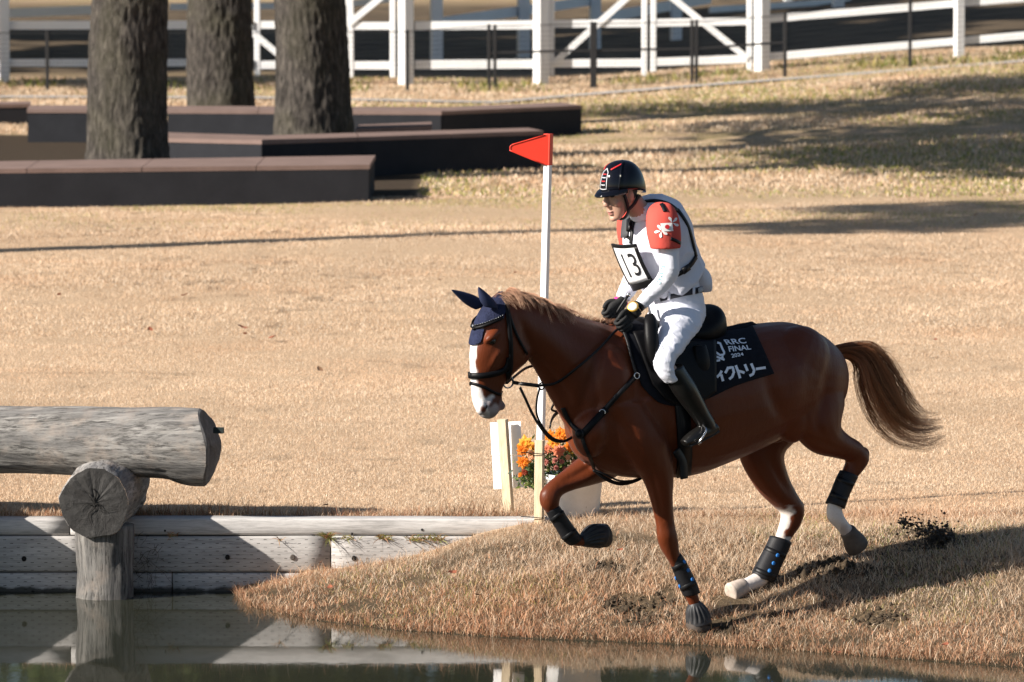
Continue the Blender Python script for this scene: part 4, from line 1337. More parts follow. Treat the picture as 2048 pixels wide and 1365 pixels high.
for i in range(140):                        # flyaway hairs
    x0 = rng.uniform(1690, 1770); y0 = np.interp(x0, [1690, 1740, 1770], [698, 705, 760])
    a_ = rng.uniform(-.5, .5)
    cv.append(([mid(x0, y0+6, 0), mid(x0+25, y0-4+a_*10, rng.uniform(-.03, .03)), mid(x0+50, y0+6+a_*30, rng.uniform(-.05, .05))], .0009, np.array((.22, .09, .04)), np.array((.45, .25, .14))))
strands('tail', cv, M_hair, horse, 18)
mb = MB(); limb(mb, [(1655,704,14,0),(1690,704,13,0),(1722,713,15,0),(1745,745,18,0),(1768,795,16,0),(1790,832,8,0)], 12, 1.0)
mb.build('tail_dock', simple('tail_root_hair', (.12, .042, .017), .6), horse, True)

# ------------------------------------------------------------------ ear bonnet
bon = empty('ear_bonnet', mid(985, 640), 'navy crocheted ear cover on the horse\'s head', 'ear cover')
def shell(poly, off, th, name, mat, parent, me=None):
    """cut the part of the skin inside a convex outline (midplane pixels) and lift it off as cloth"""
    bm = bmesh.new(); bm.from_mesh(me or body_me)
    Q = [mid(x, y) for x, y in poly]; c = sum(Q, Vector()) / len(Q); rad = max((q - c).length for q in Q) + .15
    bmesh.ops.delete(bm, geom=[v for v in bm.verts if (v.co - c - LT*((v.co - c).dot(LT))).length > rad], context='VERTS')
    for a, b in zip(Q, Q[1:] + Q[:1]):
        nn = (b - a).cross(LT).normalized()
        if nn.dot(c - a) > 0: nn = -nn
        bmesh.ops.bisect_plane(bm, geom=bm.verts[:] + bm.edges[:] + bm.faces[:], plane_co=a, plane_no=nn, clear_outer=True)
    bm.normal_update()
    new = [v.co + v.normal * off for v in bm.verts]
    for v, q in zip(bm.verts, new): v.co = q
    bmesh.ops.solidify(bm, geom=bm.faces[:], thickness=-th)
    bmesh.ops.recalc_face_normals(bm, faces=bm.faces[:])
    out = bpy.data.meshes.new(name); bm.to_mesh(out); bm.free()
    return link(name, out, mat, parent, True)
shell([(918,650),(938,590),(985,572),(1008,578),(1002,602),(987,636),(943,661)], .004, .008, 'bonnet_cap', M_navy, bon)
shell([(900,640),(943,654),(961,648),(952,684),(943,694),(900,690)], .004, .006, 'bonnet_veil', M_navy, bon)
def ear(base_a, base_b, tip, off, name='ear_sleeve'):
    a = mid(*base_a, off); b = mid(*base_b, off); t = mid(*tip, off * .95)
    c = (a+b)/2; A = (a-b)/2; B = LT*.030; up = (t-c)
    S = []
    for k, wk in ((-.18, .85), (0, 1.0), (.25, 1.02), (.5, .82), (.75, .5), (.92, .22), (1.0, .04)):
        S.append((c + up*k - A*(.12*math.sin(k*3)), A*wk*.9, B*wk*.8))
    mb = MB(); mb.loft(S, 16, 3); mb.build(name, M_navyear, bon, True)
ear((962,606), (996,614), (957,574), .060)
ear((940,616), (965,600), (903,580), -.060)

# ------------------------------------------------------------------ bridle
br = empty('bridle', mid(1000, 720), 'black leather bridle with silver studded browband on the horse\'s head', 'bridle')
strap([(943,657),(958,658),(980,649),(1003,637)], .016, 'browband', M_leather, br, .020, .007, True)
P, N = strap([(943,653),(958,654),(980,645),(1002,633)], .006, 'browband_lining', M_leather, br, .022, .005, True)
mb = MB()
for i in range(0, len(P), 1):
    mb.ball(P[i] + N[i]*.004, .0032, None, 6, 4)
mb.build('browband_studs', M_steel, br, True)
strap([(1006,590),(1012,612),(1015,640),(1018,670),(1020,700),(1020,725),(1018,745)], .025, 'cheekpiece', M_leather, br, .012, .007, True)
strap([(1008,592),(1020,640),(1036,680),(1052,708)], .016, 'throat_lash', M_leather, br, .009, .005, True)
strap([(944,752),(970,751),(1000,744),(1014,732),(1018,715)], .031, 'noseband', M_leather, br, .010, .010, True)
strap([(943,766),(965,773),(985,784),(1000,790),(1012,783)], .015, 'flash_strap', M_leather, br, .008, .005, True)
strap([(1014,742),(1016,758),(1013,770)], .032, 'bit_hanger', M_leather, br, .012, .006, True)
def ring_torus(c, n, r, rt, name, mat, parent, seg=26):
    n = n.normalized(); u = n.orthogonal().normalized(); w = n.cross(u)
    mb = MB(); rs = []
    for i in range(seg + 1):
        a = 2*math.pi*i/seg; d = u*math.cos(a) + w*math.sin(a)
        rs.append([c + d*(r + rt*math.cos(2*math.pi*j/8)) + n*(rt*math.sin(2*math.pi*j/8)) for j in range(8)])
    mb.rings(rs, cap=False); return mb.build(name, mat, parent, True)
bp, bn = conform(1015, 763, .018)
ring_torus(bp, LT + HD*.15, .030, .0035, 'bit_ring', M_steel, br); ring_torus(mirror(bp), LT, .030, .0035, 'bit_ring', M_steel, br)
mb = MB(); mb.tube([bp, (bp + mirror(bp))/2 + HD*.01, mirror(bp)], .008, 8, 4); mb.build('mouthpiece', M_steel, br, True)
def rein(pts, w, name='rein', par=None, th=.004):
    P = [Vector(p) for p in catmull(pts, 8)]
    N = [LT.copy() for _ in P]
    mb = MB(); strap_pts(P, N, w, th, mb); return mb.build(name, M_strap, par or br, True)
# near rein: bit -> buckle stop -> along the neck -> hand
a1 = bp + Vector((.02, -.01, 0))
rein([a1, mid(1045,768,.12), mid(1078,772,.13)], .019)
q1, _ = conform(1112, 762, .026); q2, _ = conform(1150, 735, .026); q3, _ = conform(1190, 700, .026); q4, _ = conform(1225, 670, .024)
rein([mid(1078,772,.13), q1, q2, q3, q4, mid(1244,654,.10)], .014)
rein([mirror(bp), mid(1050,738,-.12), mid(1078,728,-.13), mid(1110,705,-.13), mid(1150,680,-.12), mid(1200,650,-.10), mid(1228,632,-.08)], .014)
ring_torus(mid(1083, 773, .131), LT, .017, .004, 'rein_ring', M_strap, br, 18)
# running martingale forks and the slack loop hanging to the breastplate
rein([mid(1040,775,.12), mid(1052,800,.12), mid(1066,830,.11), mid(1085,860,.09), mid(1105,880,.06), mid(1128,883,.04), mid(1150,872,.03)], .015)
rein([mid(1080,775,.128), mid(1074,800,.12), mid(1074,830,.11), mid(1088,858,.09), mid(1107,877,.06), mid(1130,884,.045)], .011)
rein([mid(1138,806,-.09), mid(1120,822,-.10), mid(1104,820,-.11), mid(1108,808,-.11), mid(1120,788,-.12)], .012)

# ------------------------------------------------------------------ breastplate
bpl = empty('breastplate', mid(1165, 865), 'black strap breastplate with steel ring across the horse\'s chest', 'breastplate')
strap([(1270,752),(1240,785),(1205,825),(1170,864)], .027, 'shoulder_strap', M_strap, bpl, .010, .008, True)
strap([(1213,818),(1190,842),(1165,870)], .036, 'strap_sleeve', M_leather, bpl, .014, .010)
strap([(1165,868),(1145,850),(1132,828),(1126,815)], .024, 'chest_strap', M_strap, bpl, .010, .007)
cp, cn = conform(1163, 868, .020)
ring_torus(cp, cn, .020, .006, 'centre_ring', M_strap, bpl)
mb = MB(); mb.ball(cp, .022, None, 12, 8); mb.build('ring_pad', M_leather, bpl, True)
strap([(1165,872),(1172,895),(1185,922),(1190,935)], .020, 'girth_strap', M_strap, bpl, .012, .006)
c1_, _ = conform(1190, 935, .014)
rein([c1_, mid(1212,958,.02), mid(1240,968,.02), mid(1268,963,.02), mid(1290,952,.03)], .020, 'girth_strap', bpl)
rein([c1_, mid(1208,948,.04), mid(1240,962,.05), mid(1275,960,.05), mid(1300,950,.05)], .010, 'girth_strap', bpl)
for (x, y) in ((1205, 825), (1270, 752)):
    c_, n_ = conform(x, y, .018); ring_torus(c_, n_, .015, .003, 'buckle', M_steel, bpl, 18)
strap([(1270,752),(1262,725),(1255,690),(1245,660)], .020, 'wither_strap', M_strap, bpl, .016, .007, True)

# ------------------------------------------------------------------ leg boots
M_boot = simple('black_boot_neoprene', (.012, .012, .014), .55, .3, 0, .2, 25, .3, 160, .002)
M_blue = simple('blue_vent', (.02, .16, .48), .5, .4)
M_rubber = simple('black_rubber_bell', (.024, .024, .026), .5, .4, 0, .15, 20)
def leg_boot(st, off, label, dots=()):
    c = mid(st[0][0], st[0][1], off)
    root = empty('leg_boot', c, label, 'horse boot', 'boots on the horse\'s legs')
    mb = MB(); limb(mb, [(x, y, r, off) for x, y, r in st], 26, 1.0, 5)
    o = mb.build('boot_shell', M_boot, root, True)
    bv = BVHTree.FromPolygons([v.co[:] for v in o.data.vertices], [list(p.vertices) for p in o.data.polygons])
    for f, sl in ((.28, 0), (.72, 0)):
        k = f * (len(st) - 1); i = int(k); fr = k - i
        x = st[i][0]*(1-fr) + st[i+1][0]*fr; y = st[i][1]*(1-fr) + st[i+1][1]*fr; r = st[i][2]*.93
        tx, ty = st[-1][0]-st[0][0], st[-1][1]-st[0][1]; L_ = math.hypot(tx, ty)
        strap([(x - ty/L_*r, y + tx/L_*r), (x, y), (x + ty/L_*r, y - tx/L_*r)], .026, 'boot_strap', M_strap, root, .003, .004, bvh=bv)
    for x, y, rx in dots:
        p, n = conform(x, y, .003, bv)
        u = (mid(st[-1][0], st[-1][1], off) - c).normalized(); u = (u - n*u.dot(n)).normalized(); w = n.cross(u)
        mb = MB(); mb.rings([[p + (u*math.cos(2*math.pi*j/14)*.011 + w*math.sin(2*math.pi*j/14)*.011*rx)*k_ + n*h_ for j in range(14)] for k_, h_ in ((1, -.004), (1, .001), (.8, .003))])
        mb.build('blue_vent', M_blue, root, True)
    return root
leg_boot([(1349,1112,13.5),(1358,1130,15.5),(1368,1152,16.5),(1378,1175,17.5),(1383,1188,16.5)], .13, 'black boot with blue vents on the planted foreleg', ((1368,1124,.8),(1376,1141,.9),(1384,1159,.9),(1344,1139,.6),(1352,1157,.6),(1360,1173,.6)))
leg_boot([(1103,1015,14.5),(1113,1031,16),(1127,1052,16.5),(1141,1073,17.5),(1150,1081,16.5)], -.15, 'plain black boot on the raised foreleg')
leg_boot([(1698,948,18.5),(1689,966,18.5),(1679,990,18),(1670,1012,19)], .15, 'black boot on the raised hind leg behind', ())
leg_boot([(1562,1079,21.5),(1552,1102,22),(1540,1126,22.5),(1529,1150,23.5),(1526,1160,21)], -.15, 'black boot with three blue vents on the planted hind leg', ((1555,1111,.9),(1547,1127,.9),(1539,1142,.9)))
def bell(pts, off, label):
    """pts: (px, py, r px) along the axis from pastern to hoof"""
    root = empty('bell_boot', mid(pts[0][0], pts[0][1], off), label, 'bell boot', 'rubber bell boots')
    C = catmull([tuple(mid(p[0], p[1], off)) + (p[2] / 383.0,) for p in pts], 6)
    mb = MB(); rs = []; NB = 96; m = len(C)
    for i, c in enumerate(C):
        p = Vector(c[:3]); t = Vector(C[min(i+1, m-1)][:3] - C[max(i-1, 0)][:3]).normalized()
        u = (LT - t*LT.dot(t)).normalized(); w = t.cross(u); k = i/(m-1)
        rib = .10 * math.sin(math.pi*min(1, max(0, (k - .12)/.55))) if .12 < k < .67 else 0
        rs.append([p + (u*math.cos(2*math.pi*j/NB) + w*math.sin(2*math.pi*j/NB)) * c[3] * (1 + rib*(1 if (j % 6) < 3 else -.6)) for j in range(NB)])
    mb.rings(rs); mb.build('bell', M_rubber, root, True)
    return root
bell([(1389,1205,12),(1390,1210,15),(1392,1219,19),(1395,1231,22.5),(1397,1242,25),(1398,1248,25.5),(1398,1249.5,22)], .13, 'ribbed black bell boot on the planted fore hoof')
bell([(1163,1083,11),(1168,1081,14),(1176,1077,18),(1186,1073,22),(1197,1072,24),(1203,1073,24),(1204.5,1073.5,20)], -.15, 'ribbed black bell boot on the raised fore hoof')

# ------------------------------------------------------------------ saddle cloth and saddle
M_cloth = simple('black_saddle_cloth', (.011, .012, .017), .9, .12, 0, .2, 40, .35, 150, .003)
sc_ = empty('saddle_cloth', mid(1440, 720), 'black saddle cloth printed with white letters behind the rider\'s leg', 'saddle cloth')
cloth = patch([(1244,654),(1300,648),(1380,668),(1448,662),(1478,656),(1503,651)], [(1282,772),(1318,806),(1370,812),(1420,795),(1470,772),(1546,748)], 40, 26, 'cloth', M_cloth, sc_, .012, .007, bridge=True, sm=3)
CB = BVHTree.FromPolygons([v.co[:] for v in cloth.data.vertices], [list(p.vertices) for p in cloth.data.polygons])
M_print = simple('white_print', (.80, .83, .90), .8, .2, 0, .05)
def text2d(body, bold=0.0):
    cu = bpy.data.curves.new('txt', 'FONT'); cu.body = body; cu.size = 1.0; cu.resolution_u = 3; cu.offset = bold
    o = bpy.data.objects.new('txt', cu); COL.objects.link(o)
    dg = bpy.context.evaluated_depsgraph_get()
    me = bpy.data.meshes.new_from_object(o.evaluated_get(dg))
    vs = np.array([v.co[:2] for v in me.vertices]); fs = [list(p.vertices) for p in me.polygons]
    bpy.data.objects.remove(o); bpy.data.curves.remove(cu); bpy.data.meshes.remove(me)
    lo, hi = vs.min(0), vs.max(0)
    return (vs - lo) / (hi - lo), fs
def mapped(vs, fs, fn, name, mat, parent):
    me = bpy.data.meshes.new(name)
    me.from_pydata([tuple(fn(v)) for v in vs], [], fs); me.update()
    return link(name, me, mat, parent)
def quadmap(q, off, bvh):
    """unit square (x right, y up) to four pixel corners BL, BR, TR, TL laid on the surface"""
    def fn(v):
        x, y = v
        px = (q[0][0]*(1-x) + q[1][0]*x)*(1-y) + (q[3][0]*(1-x) + q[2][0]*x)*y
        py = (q[0][1]*(1-x) + q[1][1]*x)*(1-y) + (q[3][1]*(1-x) + q[2][1]*x)*y
        return conform(px, py, off, bvh)[0]
    return fn
for txt, q in (('RRC', ((1453,691),(1493,688),(1489,677),(1446,681))), ('FINAL', ((1458,705),(1502,700),(1499,691),(1455,694))), ('2024', ((1463,717),(1487,712),(1485,706),(1461,709)))):
    vs, fs = text2d(txt, .02)
    mapped(vs, fs, quadmap(q, .004, CB), 'lettering', M_print, sc_)
def strokes(lines, w, name, parent, bvh, mat, closed=False):
    """broad pen strokes given as pixel polylines"""
    for ln in lines:
        ww = w
        P = dense([tuple(p) for p in ln], 3.0); vs = []; fs = []
        for i, p in enumerate(P):
            a = P[max(i-1, 0)]; b = P[min(i+1, len(P)-1)]
            tx, ty = b[0]-a[0], b[1]-a[1]; L_ = math.hypot(tx, ty) or 1
            for s_ in (-1, 1):
                vs.append(conform(p[0] - ty/L_*ww/2*s_, p[1] + tx/L_*ww/2*s_, .004, bvh)[0])
            if i: k = 2*i; fs.append((k-2, k-1, k+1, k))
        me = bpy.data.meshes.new(name); me.from_pydata([tuple(v) for v in vs], [], fs); me.update()
        link(name, me, mat, parent)
ox, oy, ks = 1380, 640, 1/9.1
def Z(*pts): return [(ox + x*ks, oy + y*ks) for x, y in pts]
strokes([Z((570,930),(540,990),(480,1050)), Z((560,1000),(595,1120)),                                            # small i
         Z((690,865),(660,930),(632,975)), Z((670,885),(770,870),(790,960),(760,1040),(705,1085)),              # ku
         Z((825,835),(870,950),(905,1068)), Z((865,935),(930,950),(985,970)),                                   # to
         Z((990,815),(1040,935)), Z((1105,800),(1160,920),(1140,990),(1075,1025)),                              # ri
         Z((1190,900),(1370,872)),                                                                              # long vowel
         Z((330,920),(320,1000)), Z((425,990),(420,1080),(400,1130)), Z((320,1130),(335,1165))], 5.2, 'lettering', sc_, CB, M_print)
strokes([Z((235,475),(228,520),(235,570)), Z((350,450),(290,510),(255,605)),
         Z((490,425),(545,440),(575,520),(615,600),(610,640)), Z((610,640),(540,650),(450,590)), Z((470,600),(430,665)),
         Z((425,660),(520,695),(620,735)), Z((385,735),(460,755),(540,740)), Z((560,700),(600,675))], 4.2, 'emblem', sc_, CB, M_print)
sd = empty('saddle', mid(1340, 650), 'black leather jumping saddle under the rider', 'saddle')
mb = MB()
S = []
for tx, ty, bx, by, w in ((1252,648,1252,664,.03),(1262,634,1262,668,.07),(1285,634,1285,672,.10),(1330,645,1330,684,.13),(1372,640,1372,690,.155),(1398,622,1400,690,.15),(1415,609,1418,686,.13),(1428,612,1430,680,.10),(1435,632,1437,672,.07),(1438,648,1438,664,.03)):
    S.append((tx, ty, bx, by, w))
slab(mb, S, 26, 2.4, 4)
link('saddle_seat', remesh(mb, 'saddle_seat', .009, 4), M_leather, sd, True)
patch([(1262,672),(1310,668),(1370,690),(1425,690)], [(1300,770),(1338,806),(1390,806),(1425,784)], 26, 22, 'saddle_flap', M_leather, sd, .026, .012, both=True)
mb = MB(); limb(mb, [(1298,628,8,.20),(1301,645,13,.23),(1303,680,14,.26),(1308,712,13,.27),(1318,742,8,.27)], 14, .9); link('knee_roll', remesh(mb, 'knee_roll', .007, 3), M_leather, sd, True)
strap([(1432,664),(1440,659),(1448,660)], .03, 'saddle_badge', simple('red_badge', (.22, .02, .02), .4), sd, .030, .005)
mb = MB(); limb(mb, [(1399,690,14,.23),(1404,720,17,.25),(1405,750,16,.25),(1400,775,10,.25)], 14, .6); link('rear_block', remesh(mb, 'rear_block', .008, 3), M_leather, sd, True)
# girth with its tabs
gr_ = strap([(1362,806),(1366,850),(1369,905),(1366,948)], .085, 'girth', M_strap, sd, .012, .012)
rein([mid(1352,900,.24), mid(1366,925,.24), mid(1369,958,.24)], .05, 'girth_tab', sd, .008)
# ================================================================== RIDER
rider = empty('person', mid(1372, 640), 'rider in white breeches and white vest with coral shoulder pads and black helmet', 'person')
def fabric(name, c, rough=.85, wr=.25, fold=9.0):
    t = NT(name, rough, .15)
    co = t.coord(); f = t.noise(co, 5, 4, .6); w = t.noise(t.coord((1, 1, 1)), 500, 2, .5)
    t.color(t.ramp(f, [(.3, tuple(k*.94 for k in c)), (.7, c)]))
    g = t.noise(t.coord((1.0, 1.0, .55)), fold, 3, .5, .6)
    ad = t.new('ShaderNodeMath', operation='MULTIPLY_ADD'); t.L(w, ad.inputs[0]); ad.inputs[1].default_value = .03; t.L(g, ad.inputs[2])
    t.bump(ad.outputs[0], wr, .03)
    return t.m
M_skin = simple('skin', (.46, .27, .19), .5, .35, 0, .08, 20)
M_vest = fabric('white_vest_fabric', (.70, .71, .79), .85, .25, 7)
M_sleeve = fabric('white_sleeve_fabric', (.74, .75, .82), .7, .2, 12)
M_breech = fabric('white_breeches', (.74, .75, .83), .8, .25, 12)
M_coral = fabric('coral_pad', (.60, .085, .065), .8, .15, 8)
M_glove = simple('black_glove', (.022, .022, .022), .7, .25, 0, .25, 60, .4, 120, .004)
M_bootl = simple('tall_boot_leather', (.008, .0075, .007), .28, .45, 0, .2, 20, .12, 90, .003)
M_red = simple('red_mark', (.55, .02, .03), .7)
def pts_limb(mb, st, n=18, sub=5):
    """st: (px, py, r px, off, lateral r m)"""
    limb(mb, [(a, b, c, d, e / (c / 383.0)) for a, b, c, d, e in st], n, 1.0, sub)
def spine_loft(mb, st, n=32, e=2.3, sub=5):
    S = []
    for i, (x, y, dA, dB) in enumerate(st):
        a = st[max(i-1, 0)]; b = st[min(i+1, len(st)-1)]
        t = (mid(b[0], b[1]) - mid(a[0], a[1])).normalized(); A = LT.cross(t).normalized()
        S.append((mid(x, y), A * dA, LT * dB))
    mb.loft(S, n, sub, e)
# one continuous body under the clothes
hc = mid(1240, 390)                                   # head centre
hy = R(2)                                             # head turned slightly towards us
fwd = (HD * math.cos(hy) + LT * math.sin(hy))
hp = R(15)
HFw = (fwd * math.cos(hp) + Vector((0, 0, -1)) * math.sin(hp)).normalized()
HLt = Vector((0, 0, 1)).cross(fwd).normalized()
HUp = HFw.cross(HLt)
def hl(x, y, z): return hc + HFw*x + HLt*y + HUp*z
HM = Matrix((HFw, HLt, HUp)).transposed()
mb = MB()
mb.ball(hl(-.012, 0, .035), (.098, .076, .10), HM, 24, 16)
S = []
for z, x0, x1, w in ((.06, -.08, .080, .072), (.02, -.075, .084, .070), (-.015, -.06, .086, .067), (-.05, -.035, .084, .061), (-.08, -.005, .082, .051), (-.103, .025, .080, .037), (-.116, .045, .072, .020)):
    S.append((hl((x0+x1)/2, 0, z), HFw*((x1-x0)/2), HLt*w))
mb.loft(S, 24, 4, 2.3)
mb.loft([(hl(.080, 0, .028), HFw*.012, HLt*.010), (hl(.092, 0, .0), HFw*.014, HLt*.011), (hl(.101, 0, -.018), HFw*.016, HLt*.014), (hl(.098, 0, -.032), HFw*.013, HLt*.016), (hl(.085, 0, -.037), HFw*.01, HLt*.012)], 12, 3)  # nose
for sg in (1, -1):
    mb.ball(hl(.082, .030*sg, .034), (.014, .026, .009), HM, 12, 8)          # brow
    mb.ball(hl(.062, .043*sg, -.022), (.022, .018, .020), HM, 12, 8)        # cheekbone
    mb.ball(hl(.086, .012*sg, -.033), (.011, .010, .008), HM, 10, 8)        # nostril wing
    mb.ball(hl(-.012, .072*sg, -.005), (.019, .009, .031), HM, 12, 8)       # ear
mb.ball(hl(.088, 0, -.062), (.010, .022, .006), HM, 14, 8)                   # upper lip
mb.ball(hl(.085, 0, -.076), (.010, .019, .007), HM, 14, 8)                   # lower lip
mb.ball(hl(.074, 0, -.104), (.017, .022, .016), HM, 12, 8)                   # chin
pts_limb(mb, [(1262,398,20,0,.058),(1272,412,20,0,.06),(1286,428,24,0,.075)], 18)   # neck
spine_loft(mb, [(1288,416,.06,.07),(1298,432,.085,.155),(1308,457,.105,.165),(1319,492,.115,.155),(1334,532,.11,.145),(1346,570,.10,.135),(1350,596,.10,.14),(1354,622,.10,.145)])
NEAR_ARM = [(1330,432,19,.19,.05),(1333,470,18,.215,.047),(1338,510,17,.235,.044),(1338,545,17,.235,.044),(1322,570,16,.20,.040),(1300,591,14,.16,.034),(1281,611,11,.125,.027),(1268,622,11,.11,.026)]
FAR_ARM = [(1268,440,18,-.19,.05),(1272,480,18,-.22,.047),(1276,520,17,-.24,.044),(1270,548,16,-.22,.042),(1258,575,14,-.17,.036),(1245,598,11,-.12,.028),(1236,612,11,-.10,.026)]
pts_limb(mb, NEAR_ARM); pts_limb(mb, FAR_ARM)
NEAR_LEG = [(1368,618,28,.10,.085),(1362,640,34,.15,.085),(1350,670,29,.225,.075),(1336,700,23,.275,.065),(1328,728,18,.30,.055),(1346,750,16,.31,.05),(1366,780,17,.31,.05),(1382,806,15,.31,.042),(1402,838,11,.31,.034),(1416,856,11,.31,.032),(1395,872,10,.31,.034),(1378,882,8,.31,.03)]
pts_limb(mb, NEAR_LEG)
FAR_LEG = [(1362,618,30,-.10,.09),(1335,640,36,-.15,.085),(1312,668,30,-.24,.075),(1290,700,23,-.30,.065),(1280,726,18,-.33,.055),(1300,752,16,-.34,.05),(1320,785,16,-.34,.05),(1340,815,13,-.34,.04),(1356,842,11,-.34,.034),(1335,862,10,-.34,.034),(1318,870,8,-.34,.03)]
pts_limb(mb, FAR_LEG)
skin = link('body', remesh(mb, 'body', .0036, 3, .5), M_skin, rider, True)
def skin_tint(me):
    n = len(me.vertices); co = np.empty(n*3, np.float32); me.vertices.foreach_get('co', co); co = co.reshape(-1, 3) - np.array(hc)
    x = co @ np.array(HFw); y = co @ np.array(HLt); z = co @ np.array(HUp)
    C = np.tile(np.array((.44, .265, .19)), (n, 1))
    def lay(m, c): 
        m = np.clip(m, 0, 1)[:, None]; C[:] = C*(1-m) + np.array(c)*m
    lay(np.exp(-((y/.021)**2 + ((z+.069)/.010)**2)) * (x > .06), (.40, .15, .13))
    for sg in (1, -1):
        lay(np.exp(-(((y-.033*sg)/.020)**2 + ((z-.037)/.006)**2)) * .9 * (x > .05), (.03, .02, .015))
        lay(np.exp(-(((y-.042*sg)/.022)**2 + ((z+.02)/.018)**2)) * .35 * (x > .03), (.52, .25, .18))
    lay(np.exp(-((y/.03)**2 + ((z+.052)/.007)**2)) * .25 * (x > .06), (.2, .13, .1))
    lay(np.clip((.0 - x)/.02, 0, 1) * (z > -.03) * (np.abs(y) < .074), (.012, .010, .010))   # short black hair
    a = me.color_attributes.new('Col', 'FLOAT_COLOR', 'POINT'); c4 = np.ones((n, 4), np.float32); c4[:, :3] = C; a.data.foreach_set('color', c4.ravel())
skin_tint(skin.data)
t = NT('face_skin', .5, .35); t.color(t.attr('Col')); t.b.inputs['Subsurface Weight'].default_value = .12; t.b.inputs['Subsurface Radius'].default_value = (.012, .005, .003)
t.bump(t.noise(t.coord(), 220, 3), .08, .002)
skin.data.materials[0] = t.m
for sg in (1, -1):
    mb = MB(); mb.ball(hl(.076, .032*sg, .017), (.011, .015, .006), HM, 12, 8); mb.build('eye', M_eye, rider, True)
def wrinkle(me, sc, amp, st):
    n_ = [v.normal.copy() for v in me.vertices]
    for v, q in zip(me.vertices, n_):
        p = Vector((v.co.x*st[0], v.co.y*st[1], v.co.z*st[2] + v.co.x*st[2]*.5))*sc
        w_ = noise.noise(p) + .5*noise.noise(p*2.1)
        v.co += q*(amp*((1 - abs(w_))**3 - .45))
    me.update()
# ---- clothes
mb = MB(); spine_loft(mb, [(1290,404,.05,.06),(1297,413,.09,.105),(1307,428,.130,.160),(1314,455,.163,.180),(1319,492,.178,.178),(1332,531,.170,.170),(1342,546,.160,.168),(1349,558,.156,.175),(1352,562,.147,.170)], 40, 2.5)
pts_limb(mb, [(1372,525,18,.03,.09),(1386,550,22,.03,.11),(1398,572,18,.03,.10),(1404,583,9,.03,.08)], 20)
vest = link('vest', remesh(mb, 'vest', .006, 4), M_vest, rider, True)
VB = BVHTree.FromPolygons([v.co[:] for v in vest.data.vertices], [list(p.vertices) for p in vest.data.polygons])
# collar of the shirt
mb = MB(); pts_limb(mb, [(1276,412,19,0,.063),(1281,420,23,0,.07),(1289,430,27,0,.085)], 22); mb.build('collar', M_sleeve, rider, True)
mb = MB(); pts_limb(mb, [(a, b, c*1.04 + .5, d, e*1.06 + .002) for a, b, c, d, e in NEAR_ARM[:-1]], 24, 6); 
sl = link('sleeve', remesh(mb, 'sleeve', .005, 2), M_sleeve, rider, True)
SB = BVHTree.FromPolygons([v.co[:] for v in sl.data.vertices], [list(p.vertices) for p in sl.data.polygons])
mb = MB(); pts_limb(mb, [(a, b, c*1.16 + 1, d, e*1.14 + .003) for a, b, c, d, e in FAR_ARM[:-1]], 24, 6)
sl2 = link('sleeve', remesh(mb, 'sleeve', .005, 2), M_sleeve, rider, True)
# breeches: seat and both thighs to the boot tops
mb = MB()
spine_loft(mb, [(1338,545,.112,.15),(1344,572,.116,.152),(1350,596,.120,.158),(1353,615,.124,.162),(1360,640,.11,.155)], 30, 2.4)
blob(mb, 1376, 632, .07, .085, .09, .08); blob(mb, 1362, 632, -.07, .085, .09, .08)
pts_limb(mb, [(1370,618,34,.10,.10),(1363,642,40,.16,.092),(1349,671,32,.23,.080),(1336,699,26.5,.28,.068),(1327,724,20,.30,.058),(1333,745,17,.31,.052),(1345,760,15,.31,.05)], 24, 6)
pts_limb(mb, [(1362,618,36,-.10,.10),(1335,640,40,-.15,.092),(1312,668,32,-.24,.080),(1290,700,26,-.30,.068),(1281,726,20,-.33,.058),(1296,745,17,-.34,.052)], 24, 6)
brm = remesh(mb, 'breeches', .006, 4)
wrinkle(brm, 11, .0040, (1.0, 1.0, 2.0)); wrinkle(vest.data, 7, .009, (1, 1, .7)); wrinkle(sl.data, 13, .0030, (.7, .7, 1.6)); wrinkle(sl2.data, 13, .0030, (.7, .7, 1.6))
breech = link('breeches', brm, M_breech, rider, True)
RB = BVHTree.FromPolygons([v.co[:] for v in brm.vertices], [list(p.vertices) for p in brm.polygons])
def wstrap(pxs, w, name, mat, off=.004, th=.005, bvh=None): return strap(pxs, w, name, mat, rider, off, th, False, bvh or VB)
M_belt = simple('dark_belt', (.025, .025, .035), .5, .4)
wstrap([(1322,597),(1345,591),(1372,585),(1402,580)], .034, 'belt', M_belt, .007, .006, RB)
for x, y in ((1340, 592), (1385, 583)):
    wstrap([(x, y-7), (x, y+7)], .014, 'belt_loop', M_breech, .014, .005, RB)
wstrap([(1393,582),(1402,580)], .026, 'belt_patch', simple('pale_belt_patch', (.35, .36, .38), .6), .015, .003, RB)
# boots
mb = MB(); pts_limb(mb, [(1345,735,20,.31,.058),(1351,748,22,.312,.06),(1368,776,24.5,.315,.06),(1384,802,22,.315,.053),(1399,826,19,.315,.045),(1411,845,18,.315,.042),(1416,856,16,.315,.04)], 26, 6)
pts_limb(mb, [(1430,852,12,.315,.034),(1418,860,17,.315,.038),(1398,869,16,.315,.040),(1381,879,13,.315,.040),(1367,887,7,.315,.03)], 22, 5)
link('tall_boot', remesh(mb, 'tall_boot', .005, 3), M_bootl, rider, True)
mb = MB(); pts_limb(mb, [(1431,862,6,.315,.034),(1405,877,5,.315,.036),(1374,892,4,.315,.034)], 14, 3); mb.build('boot_sole', simple('boot_sole_rubber', (.02, .02, .02), .7), rider, True)
mb = MB(); pts_limb(mb, [(1298,736,19,-.34,.058),(1303,748,20,-.34,.06),(1320,780,20,-.34,.058),(1338,812,16,-.34,.048),(1352,838,14,-.34,.042)], 22, 6)
pts_limb(mb, [(1365,845,10,-.34,.034),(1340,858,13,-.34,.038),(1312,872,7,-.34,.032)], 20, 5)
